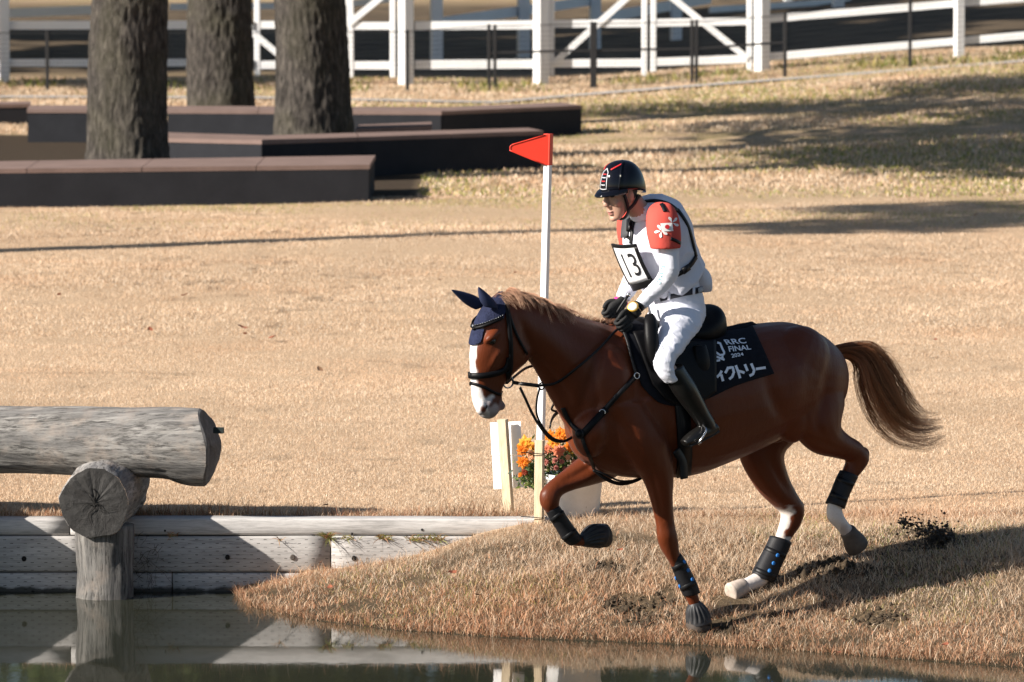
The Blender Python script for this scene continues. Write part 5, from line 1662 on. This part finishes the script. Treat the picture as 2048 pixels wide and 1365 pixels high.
link('tall_boot', remesh(mb, 'tall_boot', .006, 3), M_bootl, rider, True)
# stirrup irons (belong to the saddle)
def stirrup(off, dx, name='stirrup'):
    a = mid(1398+dx, 886, off - .06); b = mid(1398+dx, 886, off + .06); c = mid(1402+dx, 846, off)
    mb = MB(); mb.tube([c, c.lerp(a, .35) - LT*.045, a, (a+b)/2 - Vector((0, 0, .004)), b, c.lerp(b, .35) + LT*.045, c], .006, 8, 6)
    mb.bbox((0, 0, 0), (.001, .001, .001), .0003, Matrix.Translation(a))
    for k in (-.5, 0, .5):
        q = (a+b)/2 + (b-a)*k*.5; mb.ball(q, (.014, .014, .006), None, 8, 6)
    o = mb.build(name, M_steel, sd, True)
    rein([c, mid(1395+dx, 800, off - .045), mid(1372+dx, 700, .22 if off > 0 else -.22)], .026, 'stirrup_leather', sd, .004)
stirrup(.315, 0); stirrup(-.34, -64)
# spur strap and boot zip
BTB = None
# gloves with fingers closed on the reins
def glove(px, py, off, name, flip=1):
    c = mid(px, py, off)
    f = (HD * .75 + Vector((0, 0, -.62))).normalized()          # knuckle direction
    u = (Vector((0, 0, 1)) - f * f.z).normalized()              # thumb side
    s = f.cross(u).normalized() * flip                          # back of hand side
    def g(x, y, z): return c + f*x + u*y + s*z
    mb = MB()
    mb.loft([(g(-.075, .0, 0), u*.028, s*.020), (g(-.045, .0, 0), u*.034, s*.021), (g(0, 0, 0), u*.043, s*.020), (g(.032, -.002, .004), u*.043, s*.017)], 18, 3, 2.5)
    for i, (y, l) in enumerate(((.031, .95), (.010, 1.0), (-.012, .95), (-.032, .8))):   # four curled fingers
        mb.tube([g(.022, y, .008), g(.022 + .034*l, y - .002, .006), g(.030 + .030*l, y - .003, -.022*l), g(.016, y - .003, -.036*l), g(-.002, y - .002, -.028*l)], [.0105, .0100, .0095, .009, .007], 10, 4)
    mb.tube([g(-.035, .030, -.008), g(-.008, .048, -.018), g(.020, .050, -.020), g(.040, .046, -.018)], [.013, .0125, .011, .008], 10, 4)   # thumb on top
    return link(name, remesh(mb, name, .0032, 2), M_glove, rider, True)
glove(1251, 640, .09, 'glove', 1); glove(1230, 620, -.085, 'glove', -1)
mb = MB(); pts_limb(mb, [(1273,621,13,.115,.030),(1264,629,13.5,.105,.031)], 16, 2); mb.build('glove_cuff', M_glove, rider, True)
mb = MB(); pts_limb(mb, [(1243,601,15,-.105,.034),(1238,609,15,-.10,.034)], 16, 2); mb.build('pink_wristband', simple('pink_band', (.72, .05, .30), .6), rider, True)
# watch: case with its own dial
wc, wn_ = mid(1266, 614, .155), (LT*.55 + HD*.6 + Vector((0, 0, .45))).normalized()
u = wn_.orthogonal().normalized(); w = wn_.cross(u)
def lathe_disc(c, n, prof, name, mat, parent, seg=28):
    n = n.normalized(); u = n.orthogonal().normalized(); w = n.cross(u); mb = MB()
    mb.rings([[c + n*h + (u*math.cos(2*math.pi*j/seg) + w*math.sin(2*math.pi*j/seg))*r for j in range(seg)] for r, h in prof])
    return mb.build(name, mat, parent, True)
watch = empty('wrist_watch', wc, 'large gold rimmed sports watch on the rider\'s near wrist', 'watch')
lathe_disc(wc, wn_, ((.020, -.016), (.025, -.012), (.025, .0)), 'watch_case', M_strap, watch)
lathe_disc(wc, wn_, ((.028, -.002), (.029, .003), (.025, .006)), 'bezel', simple('gold_rim', (.75, .42, .06), .3, .5, .6), watch)
lathe_disc(wc, wn_, ((.0215, .0055), (.0215, .007), (.021, .0075)), 'dial', simple('pale_dial', (.85, .82, .70), .35), watch)
mb = MB()
for j in range(12):
    a = 2*math.pi*j/12; mb.ball(wc + wn_*.008 + (u*math.cos(a) + w*math.sin(a))*.017, (.0016, .0016, .0012), None, 6, 4)
mb.build('hour_marks', M_strap, watch)
mb = MB(); pts_limb(mb, [(1279,611,13.5,.128,.031),(1274,615,13.5,.124,.031)], 18, 2); mb.build('watch_strap', M_strap, watch, True)
# whip in the far hand
whip = empty('riding_whip', mid(1236, 622, -.05), 'short black riding whip with a steel knob in the rider\'s far hand', 'whip')
mb = MB(); mb.tube([mid(1255, 593, -.03), mid(1236, 622, -.06), mid(1208, 668, -.14), mid(1190, 700, -.2)], [.0075, .0075, .006, .004], 10, 4); mb.build('shaft', M_strap, whip, True)
mb = MB(); mb.ball(mid(1257, 590, -.028), (.012, .012, .012), None, 14, 10); mb.build('knob', M_steel, whip, True)
# ---- shoulder pads
def pad(st, name='shoulder_pad'):
    mb = MB(); pts_limb(mb, st, 30, 6)
    return link(name, remesh(mb, name, .006, 3), M_coral, rider, True)
p1_ = pad([(1316,407,6,.16,.03),(1320,413,20,.17,.06),(1324,432,29,.19,.078),(1327,460,32.5,.21,.080),(1330,484,31,.225,.072),(1331,497,29,.23,.068)])
PB = BVHTree.FromPolygons([v.co[:] for v in p1_.data.vertices], [list(p.vertices) for p in p1_.data.polygons])
pad([(1264,415,6,-.16,.03),(1262,422,18,-.17,.06),(1262,440,24,-.19,.074),(1263,465,26,-.21,.076),(1266,490,25,-.225,.068),(1268,505,22,-.23,.062)])
def flat(poly, name, mat, bvh, off=.003, parent=None):
    c = (sum(p[0] for p in poly)/len(poly), sum(p[1] for p in poly)/len(poly))
    vs = [conform(c[0], c[1], off, bvh)[0]]
    ring1 = [conform(p[0], p[1], off, bvh)[0] for p in poly]; n = len(poly)
    me = bpy.data.meshes.new(name); me.from_pydata([tuple(v) for v in vs + ring1], [], [(0, 1 + (i+1) % n, 1 + i) for i in range(n)]); me.update()
    return link(name, me, mat, parent or rider, True)
M_emb = simple('white_emblem', (.80, .78, .76), .8)
def zz(x, y): return (1160 + x/4.013, 300 + y/4.013)
flat([zz(645,592), zz(690,589), zz(738,586), zz(742,620), zz(747,652), zz(700,655), zz(655,658), zz(650,625)], 'emblem_flag', M_emb, PB)
flat([zz(698 + 18*math.cos(a*.5236), 620 + 18*math.sin(a*.5236)) for a in range(12)], 'emblem_disc', M_red, PB, .005)
for cx, cy, angs in ((738, 588, (-120, -48, 24, 96)), (652, 652, (168, -120, 96, 30))):
    for a in angs:
        ca, sa = math.cos(R(a)), math.sin(R(a)); poly = []
        for k in range(12):
            q = 2*math.pi*k/12; lx = 31 + 24*math.cos(q); ly = 11.5*math.sin(q)*(1.1 if math.cos(q) > 0 else .6)
            poly.append(zz(cx + lx*ca - ly*sa, cy + lx*sa + ly*ca))
        flat(poly, 'petal', M_emb, PB)
for a, b in (((1321,409),(1331,424)), ):
    strap([(1323,409),(1327,416),(1330,424)], .022, 'pad_tab', M_strap, rider, .005, .004, bvh=PB)
strap([(1341,478),(1350,481),(1360,487)], .018, 'pad_band', M_strap, rider, .004, .004, bvh=PB)
strap([(1301,497),(1315,501),(1330,502),(1345,500),(1358,495)], .010, 'pad_hem', M_coral, rider, .003, .006, bvh=PB)
# ---- number bib
bibq = [mid(1231, 489, -.075) + HD*.02, mid(1278, 489, .10) + HD*.02, mid(1308, 557, .11) + HD*.02, mid(1266, 569, -.055) + HD*.02]
def bibp(x, y, o=0.0):        # x: 0 far .. 1 near, y: 0 top .. 1 bottom
    p = (bibq[0]*(1-x) + bibq[1]*x)*(1-y) + (bibq[3]*(1-x) + bibq[2]*x)*y
    nb = (bibq[1]-bibq[0]).cross(bibq[3]-bibq[0]).normalized()
    if nb.dot(HD) < 0: nb = -nb
    return p + nb*(o + .012*math.sin(math.pi*x) + .006*math.sin(math.pi*y))
bib = empty('number_bib', bibp(.5, .5), 'white number bib 13 with black edging on the rider\'s chest', 'bib')
def bibsheet(x0, x1, y0, y1, name, mat, o0, o1, nx=10, ny=10):
    mb = MB(); A = [[bibp(x0+(x1-x0)*i/nx, y0+(y1-y0)*j/ny, o1) for i in range(nx+1)] for j in range(ny+1)]; B = [[bibp(x0+(x1-x0)*i/nx, y0+(y1-y0)*j/ny, o0) for i in range(nx+1)] for j in range(ny+1)]
    W = nx+1; vs = [p for r in A for p in r] + [p for r in B for p in r]; K = W*(ny+1)
    fs = [(j*W+i, j*W+i+1, (j+1)*W+i+1, (j+1)*W+i) for j in range(ny) for i in range(nx)] + [(K+j*W+i, K+(j+1)*W+i, K+(j+1)*W+i+1, K+j*W+i+1) for j in range(ny) for i in range(nx)]
    for i in range(nx): fs += [(i, K+i, K+i+1, i+1), (ny*W+i, ny*W+i+1, K+ny*W+i+1, K+ny*W+i)]
    for j in range(ny): fs += [(j*W, (j+1)*W, K+(j+1)*W, K+j*W), (j*W+nx, K+j*W+nx, K+(j+1)*W+nx, (j+1)*W+nx)]
    mb.add(vs, fs); return mb.build(name, mat, bib, True)
M_bib = simple('white_bib', (.82, .82, .83), .8, .2, 0, .04)
bibsheet(0, 1, 0, 1, 'bib_panel', M_bib, 0, .004)
bibsheet(-.02, 1.02, -.02, .055, 'bib_edging', M_strap, -.002, .007); bibsheet(.93, 1.02, .055, 1, 'bib_edging', M_strap, -.002, .007); bibsheet(-.02, .03, .055, 1, 'bib_edging', M_strap, -.002, .007)
bibsheet(.05, 1.02, 1.0, 1.17, 'bib_pocket', M_strap, -.004, .008)
vs, fs = text2d('13', .0)
M_num = simple('black_number', (.015, .015, .018), .7)
mapped(vs, fs, lambda v: bibp(.29 + v[0]*.56, .82 - v[1]*.62, .0065), 'numeral', M_num, bib)
# straps of the bib harness
wstrap([(1290,405),(1312,403),(1338,410),(1356,424)], .022, 'harness_strap', M_strap, .006, .006)
wstrap([(1354,420),(1373,448),(1383,480),(1391,514)], .020, 'harness_strap', M_strap, .006, .006)
wstrap([(1391,514),(1382,528),(1368,542),(1350,551)], .026, 'harness_strap', M_strap, .006, .006)
wstrap([(1376,534),(1364,543)], .036, 'harness_buckle', M_strap, .011, .008)
wstrap([(1292,404),(1278,420),(1268,445),(1266,470),(1264,488)], .022, 'harness_strap', M_strap, .010, .006)
wstrap([(1263,440),(1262,463)], .034, 'harness_buckle', M_strap, .016, .010)
wstrap([(1246,448),(1244,470),(1240,487)], .020, 'harness_strap', M_strap, .010, .006)
wstrap([(1255,438),(1252,475)], .075, 'vest_zip_panel', simple('dark_grey_panel', (.06, .06, .065), .7), .012, .006)
# sleeve print
M_teal = simple('teal_print', (.12, .36, .38), .7); M_rust = simple('rust_print', (.5, .16, .08), .7)
vs, fs = text2d('CAYANE', 0)
mapped(vs, fs, quadmap(((1312,567),(1324,531),(1331,531),(1321,570)), .003, SB), 'sleeve_print', M_teal, rider)
S2 = BVHTree.FromPolygons([v.co[:] for v in sl2.data.vertices], [list(p.vertices) for p in sl2.data.polygons])
mapped(vs, fs, quadmap(((1243,572),(1252,545),(1257,546),(1249,574)), .003, S2), 'sleeve_print', M_rust, rider)
# thigh emblem
c_, n_ = conform(1317, 698, .003, RB)
ring_torus(c_, n_, .022, .0015, 'thigh_emblem', simple('grey_print', (.42, .46, .58), .8), rider, 22)
# ---- helmet
hel = empty('helmet_group', hl(0, 0, .05)); bpy.data.objects.remove(hel)
M_shell = simple('gloss_black_shell', (.004, .0045, .008), .07, .3, 0, .1)
M_shell.node_tree.nodes['Principled BSDF'].inputs['Coat Weight'].default_value = .0
HXF = (fwd*math.cos(R(4)) - Vector((0, 0, math.sin(R(4))))).normalized(); HXU = HXF.cross(HLt)
def hx(x, y, z): return hc + HXF*x + HLt*y + HXU*z
mb = MB(); rs = []
def hel_pt(a, t):                       # a azimuth (0 front), t 0 rim .. 1 top
    ca, sa = math.cos(a), math.sin(a)
    rx = .122 if ca > 0 else .138; ry = .098
    rim = .022 - .030*(0.5 - .5*ca)**2 + .012*abs(sa)   # lower at the back, raised over the ears
    k = math.sin(t*math.pi/2); r_ = math.cos(t*math.pi/2)**.82
    bulge = 1 + .02*math.sin(t*3.1)
    return hx(-.014 + rx*ca*r_*bulge, ry*sa*r_*bulge, rim + (.176 - rim)*k)
NA = 44
for i in range(15):
    t = i/14*.985
    rs.append([hel_pt(2*math.pi*j/NA, t) for j in range(NA)])
inner = [[hl(0, 0, .04) + (p - hl(0, 0, .04))*.93 for p in rs[0]]]
mb.rings(inner + rs)
helmet = mb.build('helmet', M_shell, rider, True)
HB = BVHTree.FromPolygons([v.co[:] for v in helmet.data.vertices], [list(p.vertices) for p in helmet.data.polygons])
mb = MB(); A = []; B = []
for i in range(17):
    a = R(-72 + 144*i/16); ca, sa = math.cos(a), math.sin(a)
    p0 = hel_pt(a, .03); k = max(0, math.cos(a*1.22))**.55
    p1 = hx(-.014 + (.122 + .044*k)*ca, (.098 + .006*k)*sa, .022 - .016*k + .004*abs(sa))
    A.append((p0, p0.lerp(p1, .5) + HUp*.005, p1)); 
rows = [[x[k] for x in A] for k in range(3)]
vs = [p for r in rows for p in r] + [p - HUp*.006 for r in rows for p in r]; W = 17; K = 51
fs = [(j*W+i, j*W+i+1, (j+1)*W+i+1, (j+1)*W+i) for j in range(2) for i in range(16)] + [(K+j*W+i, K+(j+1)*W+i, K+(j+1)*W+i+1, K+j*W+i+1) for j in range(2) for i in range(16)] + [(2*W+i, 2*W+i+1, K+2*W+i+1, K+2*W+i) for i in range(16)]
mb.add(vs, fs); mb.build('helmet_peak', M_shell, helmet, True)
def hstrap(ats, w, name, mat, off=.002, th=.003, n=16):
    P = []; N = []
    for i in range(n+1):
        k = i/n*(len(ats)-1); j = min(int(k), len(ats)-2); f = k-j
        a = ats[j][0]*(1-f) + ats[j+1][0]*f; t = ats[j][1]*(1-f) + ats[j+1][1]*f
        p = hel_pt(a, t); h = HB.find_nearest(p); nn = (p - hl(-.01, 0, .05)).normalized()
        P.append(p + nn*off); N.append(nn)
    mb = MB(); strap_pts(P, N, w, th, mb); return mb.build(name, mat, helmet, True)
M_wtrim = simple('white_trim', (.55, .55, .57), .3, .5); M_rtrim = simple('red_trim', (.55, .03, .03), .35, .5)
hstrap([(R(-14), .08), (R(-13), .45), (R(0), .56), (R(13), .45), (R(14), .08)], .0045, 'front_trim', M_wtrim, .003)
hstrap([(R(-14), .07), (R(14), .07)], .0045, 'front_trim', M_wtrim, .003)
for t_ in (.16, .24, .32, .40): hstrap([(R(-8), t_), (R(8), t_)], .006, 'front_grille', M_rtrim if int(t_*100) % 16 else M_wtrim, .003)
hstrap([(R(20), .52), (R(38), .60), (R(62), .70)], .009, 'red_trim', M_rtrim, .002)
hstrap([(R(-20), .52), (R(-38), .60), (R(-62), .70)], .009, 'red_trim', M_rtrim, .002)
hstrap([(R(48), .02), (R(54), .35), (R(60), .65), (R(80), .92)], .008, 'side_ridge', M_shell, .002, .006)
# chin harness
def hs(pts, w):
    P = [hl(*p) for p in catmull(pts, 5)]; N = [HLt.copy() for _ in P]
    mb = MB(); strap_pts(P, N, w, .005, mb); mb.build('chin_strap', M_strap, helmet, True)
hs([(.035,.079,.015), (.028,.078,-.02), (.022,.072,-.055), (.020,.060,-.085), (.028,.035,-.112), (.035,0,-.122)], .019)
hs([(-.055,.080,-.012), (-.030,.080,-.040), (.0,.075,-.060), (.022,.070,-.070)], .018)
hs([(.035,-.079,.015), (.028,-.078,-.02), (.022,-.072,-.055), (.020,-.060,-.085), (.028,-.035,-.112), (.035,0,-.122)], .014)
# ================================================================== FLAG, STAKES, BOARD, FLOWERS
M_pole = simple('white_plastic_pole', (.82, .82, .83), .4, .4, 0, .03)
M_flag = simple('red_plastic_flag', (.72, .045, .022), .45, .4, 0, .04)
M_stake = wood_material('fresh_pine', (.55,.42,.27), (.68,.55,.38), (.76,.64,.47), 'z', 1.2, False, .15)
PY = 1.02
flag = empty('marker_flag', at(1077, 1044, PY), 'tall white pole with a red triangular pennant behind the horse\'s head', 'flag')
b = at(1077, 1050, PY); t_ = at(1095.5, 330, PY + .02)
def square_bar(p, q, w, rot, mb, bev=.15):
    ax = (q - p).normalized(); u = Vector((math.cos(rot), math.sin(rot), 0)); u = (u - ax*u.dot(ax)).normalized(); v = ax.cross(u)
    c = []
    for a_, b_ in ((1, 1-bev), (1-bev, 1), (-(1-bev), 1), (-1, 1-bev), (-1, -(1-bev)), (-(1-bev), -1), (1-bev, -1), (1, -(1-bev))):
        c.append(u*(a_*w/2) + v*(b_*w/2))
    mb.rings([[p + k for k in c], [q + k for k in c]])
mb = MB(); square_bar(b, t_, .036, R(-28), mb); mb.build('pole', M_pole, flag)
top = at(1096.8, 268, PY + .02)
mb = MB(); square_bar(t_ - (top - t_)*.01, top, .041, R(-28), mb); mb.build('pennant_sleeve', M_flag, flag)
poly = [at(x, y, PY) for x, y in ((1097,269),(1090,270.5),(1030,288),(1024,290),(1020.5,294),(1021,300),(1025,303.5),(1088,329.5),(1095,330.5))]
mb = MB(); mb.prism([p + Vector((0, -.004, 0)) for p in poly], (0, .007, 0)); mb.build('pennant', M_flag, flag)
rimp = [at(x, y, PY) + Vector((0, -.005, 0)) for x, y in ((1090,270.5),(1030,288),(1024,290),(1020.5,294),(1021,300),(1025,303.5),(1088,329.5))]
mb = MB(); mb.tube(rimp, .0035, 6, 3); mb.build('pennant_rim', M_flag, flag, True)
stake = empty('wooden_stake', at(1079, 1045, PY - .05), 'short pine stake with wire ties holding the flag pole', 'stake')
mb = MB(); square_bar(at(1078, 1052, PY - .05), at(1079.5, 881, PY - .05), .045, R(-16), mb, .08); mb.build('stake_post', M_stake, stake)
for y in (905, 1033):
    mb = MB(); c = at(1079, y, PY - .03); mb.tube([c + Vector((-.10, -.04, .004)), c + Vector((-.03, -.052, 0)), c + Vector((.022, -.055, -.004)), c + Vector((.038, -.02, 0)), c + Vector((.03, .03, .004))], .0026, 6, 4)
    mb.build('tie_wire', M_strap, stake)
BY = 1.45
brd = empty('notice_board', at(1018, 1022, BY), 'white board seen from behind on a pale pine stake beside the flowers', 'board')
mb = MB(); square_bar(at(1018, 1030, BY - .06), at(1005, 839, BY - .06), .05, R(-18), mb, .06); mb.build('stake_post', M_stake, brd)
M_board = simple('white_board', (.84, .84, .84), .5, .3, 0, .03)
for q in (((980,846),(1041,843),(1044.5,909.5),(983.5,912)), ((984,913.5),(1045,911),(1049,975),(987.5,979))):
    mb = MB(); mb.prism([at(x, y, BY + .05 - (x - 980)*.0012) for x, y in q], (0, .006, 0)); mb.build('board_panel', M_board, brd)
# flower tub
TY = 1.22
def tub_material():
    t = NT('white_scuffed_plastic', .5, .35)
    co = t.coord(); f = t.noise(co, 25, 5, .7); g = t.noise(t.coord((1, 1, .4)), 60, 4, .7)
    c = t.ramp(f, [(.3, (.78, .78, .77)), (.7, (.88, .88, .87))])
    t.color(t.mix(t.ramp(g, [(.66, 0.), (.72, .5)]), c, (.22, .2, .18))); return t.m
tc = at(1147, 1046, TY); tc.z = zg(tc.x, TY) - .005
tub = empty('flower_tub', tc, 'white plastic tub of artificial flowers half hidden behind the raised foreleg', 'flower tub')
mb = MB(); rs = []
for r_, h_ in ((.135, 0), (.140, .01), (.160, .21), (.168, .212), (.170, .238), (.162, .240), (.150, .225), (.145, .19)):
    rs.append([(tc.x + r_*math.cos(2*math.pi*j/48), tc.y + r_*math.sin(2*math.pi*j/48), tc.z + h_) for j in range(48)])
mb.rings(rs); mb.build('tub', tub_material(), tub, True)
bou = empty('flower_bouquet', Vector((tc.x, tc.y, tc.z + .2)), 'orange and salmon artificial flowers in the white tub', 'flowers')
def petal_mat(name, c):
    t = NT(name, .6, .25)
    f = t.noise(t.coord(), 60, 3); t.color(t.ramp(f, [(.3, tuple(k*.75 for k in c)), (.7, c)]))
    tr = t.new('ShaderNodeBsdfTranslucent'); tr.inputs[0].default_value = (*c, 1)
    mx = t.new('ShaderNodeMixShader'); mx.inputs[0].default_value = .3
    t.L(t.b.outputs[0], mx.inputs[1]); t.L(tr.outputs[0], mx.inputs[2]); t.L(mx.outputs[0], t.n['Material Output'].inputs[0]); return t.m
FM_ = {'o': petal_mat('orange_petals', (.85, .26, .02)), 'y': petal_mat('amber_petals', (.90, .42, .05)), 's': petal_mat('salmon_petals', (.80, .28, .15)), 'p': petal_mat('dusty_pink_petals', (.55, .20, .16)), 'c': petal_mat('peach_petals', (.88, .50, .28)), 'd': petal_mat('dark_red_petals', (.30, .05, .02))}
def flower(px, py, rpx, kind, dY=0.0, layers=3, npet=8):
    c = at(px, py, TY - .05 + dY); r = rpx * 1.12 / 378.0
    n = Vector((rng.uniform(-.5, .3), -1, rng.uniform(-.1, .7))).normalized(); u = n.orthogonal().normalized(); w = n.cross(u)
    mb = MB()
    for l in range(layers):
        lr = r * (1 - .27*l); tilt = .15 + .38*l
        for k in range(npet):
            a = 2*math.pi*(k + .5*l)/npet + rng.uniform(-.12, .12); d = u*math.cos(a) + w*math.sin(a); s = n.cross(d)
            L1 = lr*rng.uniform(.85, 1.1); b0 = c + n*(.004*l)
            m1 = b0 + d*(L1*.55) + n*(L1*.55*tilt); t1 = b0 + d*L1 + n*(L1*tilt*.7)
            wd = L1*.30
            vs = [b0, m1 - s*wd - n*.002, m1 + n*wd*.25, m1 + s*wd - n*.002, t1]
            mb.add(vs, [(0, 1, 2), (0, 2, 3), (1, 4, 2), (2, 4, 3)])
    me = mb.mesh('flower'); o = link('flower', me, FM_[kind], bou)
    st = MB(); base = Vector((tc.x, tc.y, tc.z + .2)); st.tube([c - n*.01, c.lerp(base, .5) + Vector((0, 0, .01)), base], .0025, 5, 3); st.build('stem', M_stem, bou)
M_stem = simple('green_stem', (.06, .10, .03), .7)
for f_ in ((1050,888,17,'y',-.05),(1044,900,13,'o',-.08),(1046,925,14,'o',-.06),(1062,912,13,'c',-.02),(1049,945,8,'d',-.05),(1041,950,6,'o',-.05),(1100,872,13,'o',.02),(1122,870,17,'o',.0),(1138,866,11,'y',.03),(1108,888,13,'y',-.03),(1095,899,11,'s',-.04),(1118,903,15,'s',-.06),(1140,893,13,'o',-.03),(1152,905,12,'y',.0),(1160,890,10,'o',.02),(1092,925,7,'p',-.05),(1110,922,7,'p',-.07),(1124,924,6,'p',-.07),(1112,936,6,'p',-.07),(1136,915,7,'c',-.05),(1148,925,7,'s',-.04),(1130,938,6,'p',-.06),(1068,895,9,'y',.0),(1165,915,10,'s',.03),(1172,930,8,'o',.02)):
    flower(*f_)
# leaves and fern fronds
Vv = []; Ff = []; Cc = []
for i in range(1300):
    if rng.random() < .45: px_, py_ = rng.normal(1064, 12), rng.normal(945, 16)
    else: px_, py_ = rng.normal(1125, 26), rng.normal(925, 20)
    if py_ > 975: continue
    c = at(px_, py_, TY + rng.uniform(-.10, .12)); d = Vector(rng.normal(size=3)); d.z -= .2; d.normalize(); s = d.orthogonal().normalized()
    l = rng.uniform(.018, .042); b_ = len(Vv)
    Vv += [tuple(c), tuple(c + d*l*.5 + s*l*.22), tuple(c + d*l), tuple(c + d*l*.5 - s*l*.22)]; Ff.append((b_, b_+1, b_+2, b_+3))
    col = np.array(((.05,.09,.03),(.09,.13,.03),(.03,.06,.03),(.14,.17,.04))[rng.integers(0, 4)]); Cc += [col]*4
bigmesh('foliage', np.array(Vv), np.array(Ff), 4, np.array(Cc), M_leaf, bou)

# ================================================================== MUD THROWN UP BY THE HOOF
M_mud = simple('wet_black_mud', (.032, .022, .014), .6, .4, 0, .3, 60)
Vv = []; Ff = []
def clod(c, r):
    b_ = len(Vv)
    for d in ((1,0,0),(-1,0,0),(0,1,0),(0,-1,0),(0,0,1),(0,0,-1)):
        Vv.append(tuple(c + Vector(d) * (r * rng.uniform(.5, 1.3))))
    for f in ((0,2,4),(2,1,4),(1,3,4),(3,0,4),(2,0,5),(1,2,5),(3,1,5),(0,3,5)): Ff.append(tuple(b_ + k for k in f))
for i in range(2300):
    q = rng.random()
    if q < .62:
        px_, py_ = rng.normal(1882, 15), rng.normal(1088, 16)
    elif q < .84:
        t = rng.random(); px_ = 1800 + 75*t + rng.normal(0, 6); py_ = 1042 + 26*t + rng.normal(0, 7 + 6*t)
    else:
        px_, py_ = rng.normal(1862, 26), rng.normal(1100, 10)
    if rng.random() < .05: px_ += rng.normal(0, 40); py_ -= abs(rng.normal(0, 22))
    if py_ < 1010: continue
    c = mid(px_, py_, rng.normal(.05, .05))
    g_ = zg(c.x, c.y)
    if c.z < g_: c.z = g_ + .004
    clod(c, (rng.gamma(1.6, .0026) + .001) * (1.0 if q < .62 else .75))
o = bigmesh('mud_spray', np.array(Vv), np.array(Ff), 3, None, M_mud)
tag(o, 'black mud clods thrown up behind the hind hooves', 'mud', kind='stuff')
# churned soil clods on the bank where hooves cut in
Vv = []; Ff = []
for hm in hoof_marks:
    for i in range(90):
        x = hm.x + rng.normal(0, .07); y = hm.y + rng.normal(0, .08)
        if shore_dist(np.array([x]), np.array([y]))[0] < .03: continue
        clod(Vector((x, y, zg(x, y) + .004)), rng.gamma(2, .004) + .003)
o = bigmesh('soil_clods', np.array(Vv), np.array(Ff), 3, None, simple('dark_soil', (.05, .036, .023), .9, .2, 0, .4, 40))
tag(o, 'dark soil churned up by hooves on the bank', 'soil', kind='stuff')

# ================================================================== FALLEN LEAVES
M_fl = [simple('red_brown_leaf', (.26, .085, .045), .8), simple('brown_leaf', (.20, .11, .06), .8)]
mb = MB(); mb.add([(-.5,0,.1),(-.2,.28,.0),(.2,.25,.06),(.55,0,.16),(.2,-.27,.12),(-.2,-.25,.04),(0,0,-.04)], [(6,0,1),(6,1,2),(6,2,3),(6,3,4),(6,4,5),(6,5,0)])
lm = mb.mesh('leaf'); lm2 = lm.copy(); lm.materials.append(M_fl[0]); lm2.materials.append(M_fl[1])
leaf_spots = [(1195,1257),(1510,1283),(1690,1240),(955,1190),(1240,1100),(1675,1305),(650,1010),(905,1145),(1890,1290),(1700,1120),(370,590),(118,590),(280,640),(485,655),(490,668),(640,740),(545,675),(300,660),(1480,650),(1870,680),(1950,430),(880,560),(1030,545),(660,1175),(1150,1095)]
for i, (px_, py_) in enumerate(leaf_spots):
    p = gp(px_, py_, 0)
    for it in range(12): p = gp(px_, py_, zg(p.x, p.y) + .035)
    o = bpy.data.objects.new('fallen_leaf', lm if i % 3 else lm2); COL.objects.link(o)
    sc = rng.uniform(.035, .06) * (1.0 if py_ > 900 else 1.5)
    o.location = p; o.scale = (sc, sc, sc); o.rotation_euler = (rng.uniform(-.4, .4), rng.uniform(-.4, .4), rng.uniform(0, 6.3))
    tag(o, 'small curled brown fallen leaf lying on the dry grass', 'leaf', 'fallen leaves on the grass')
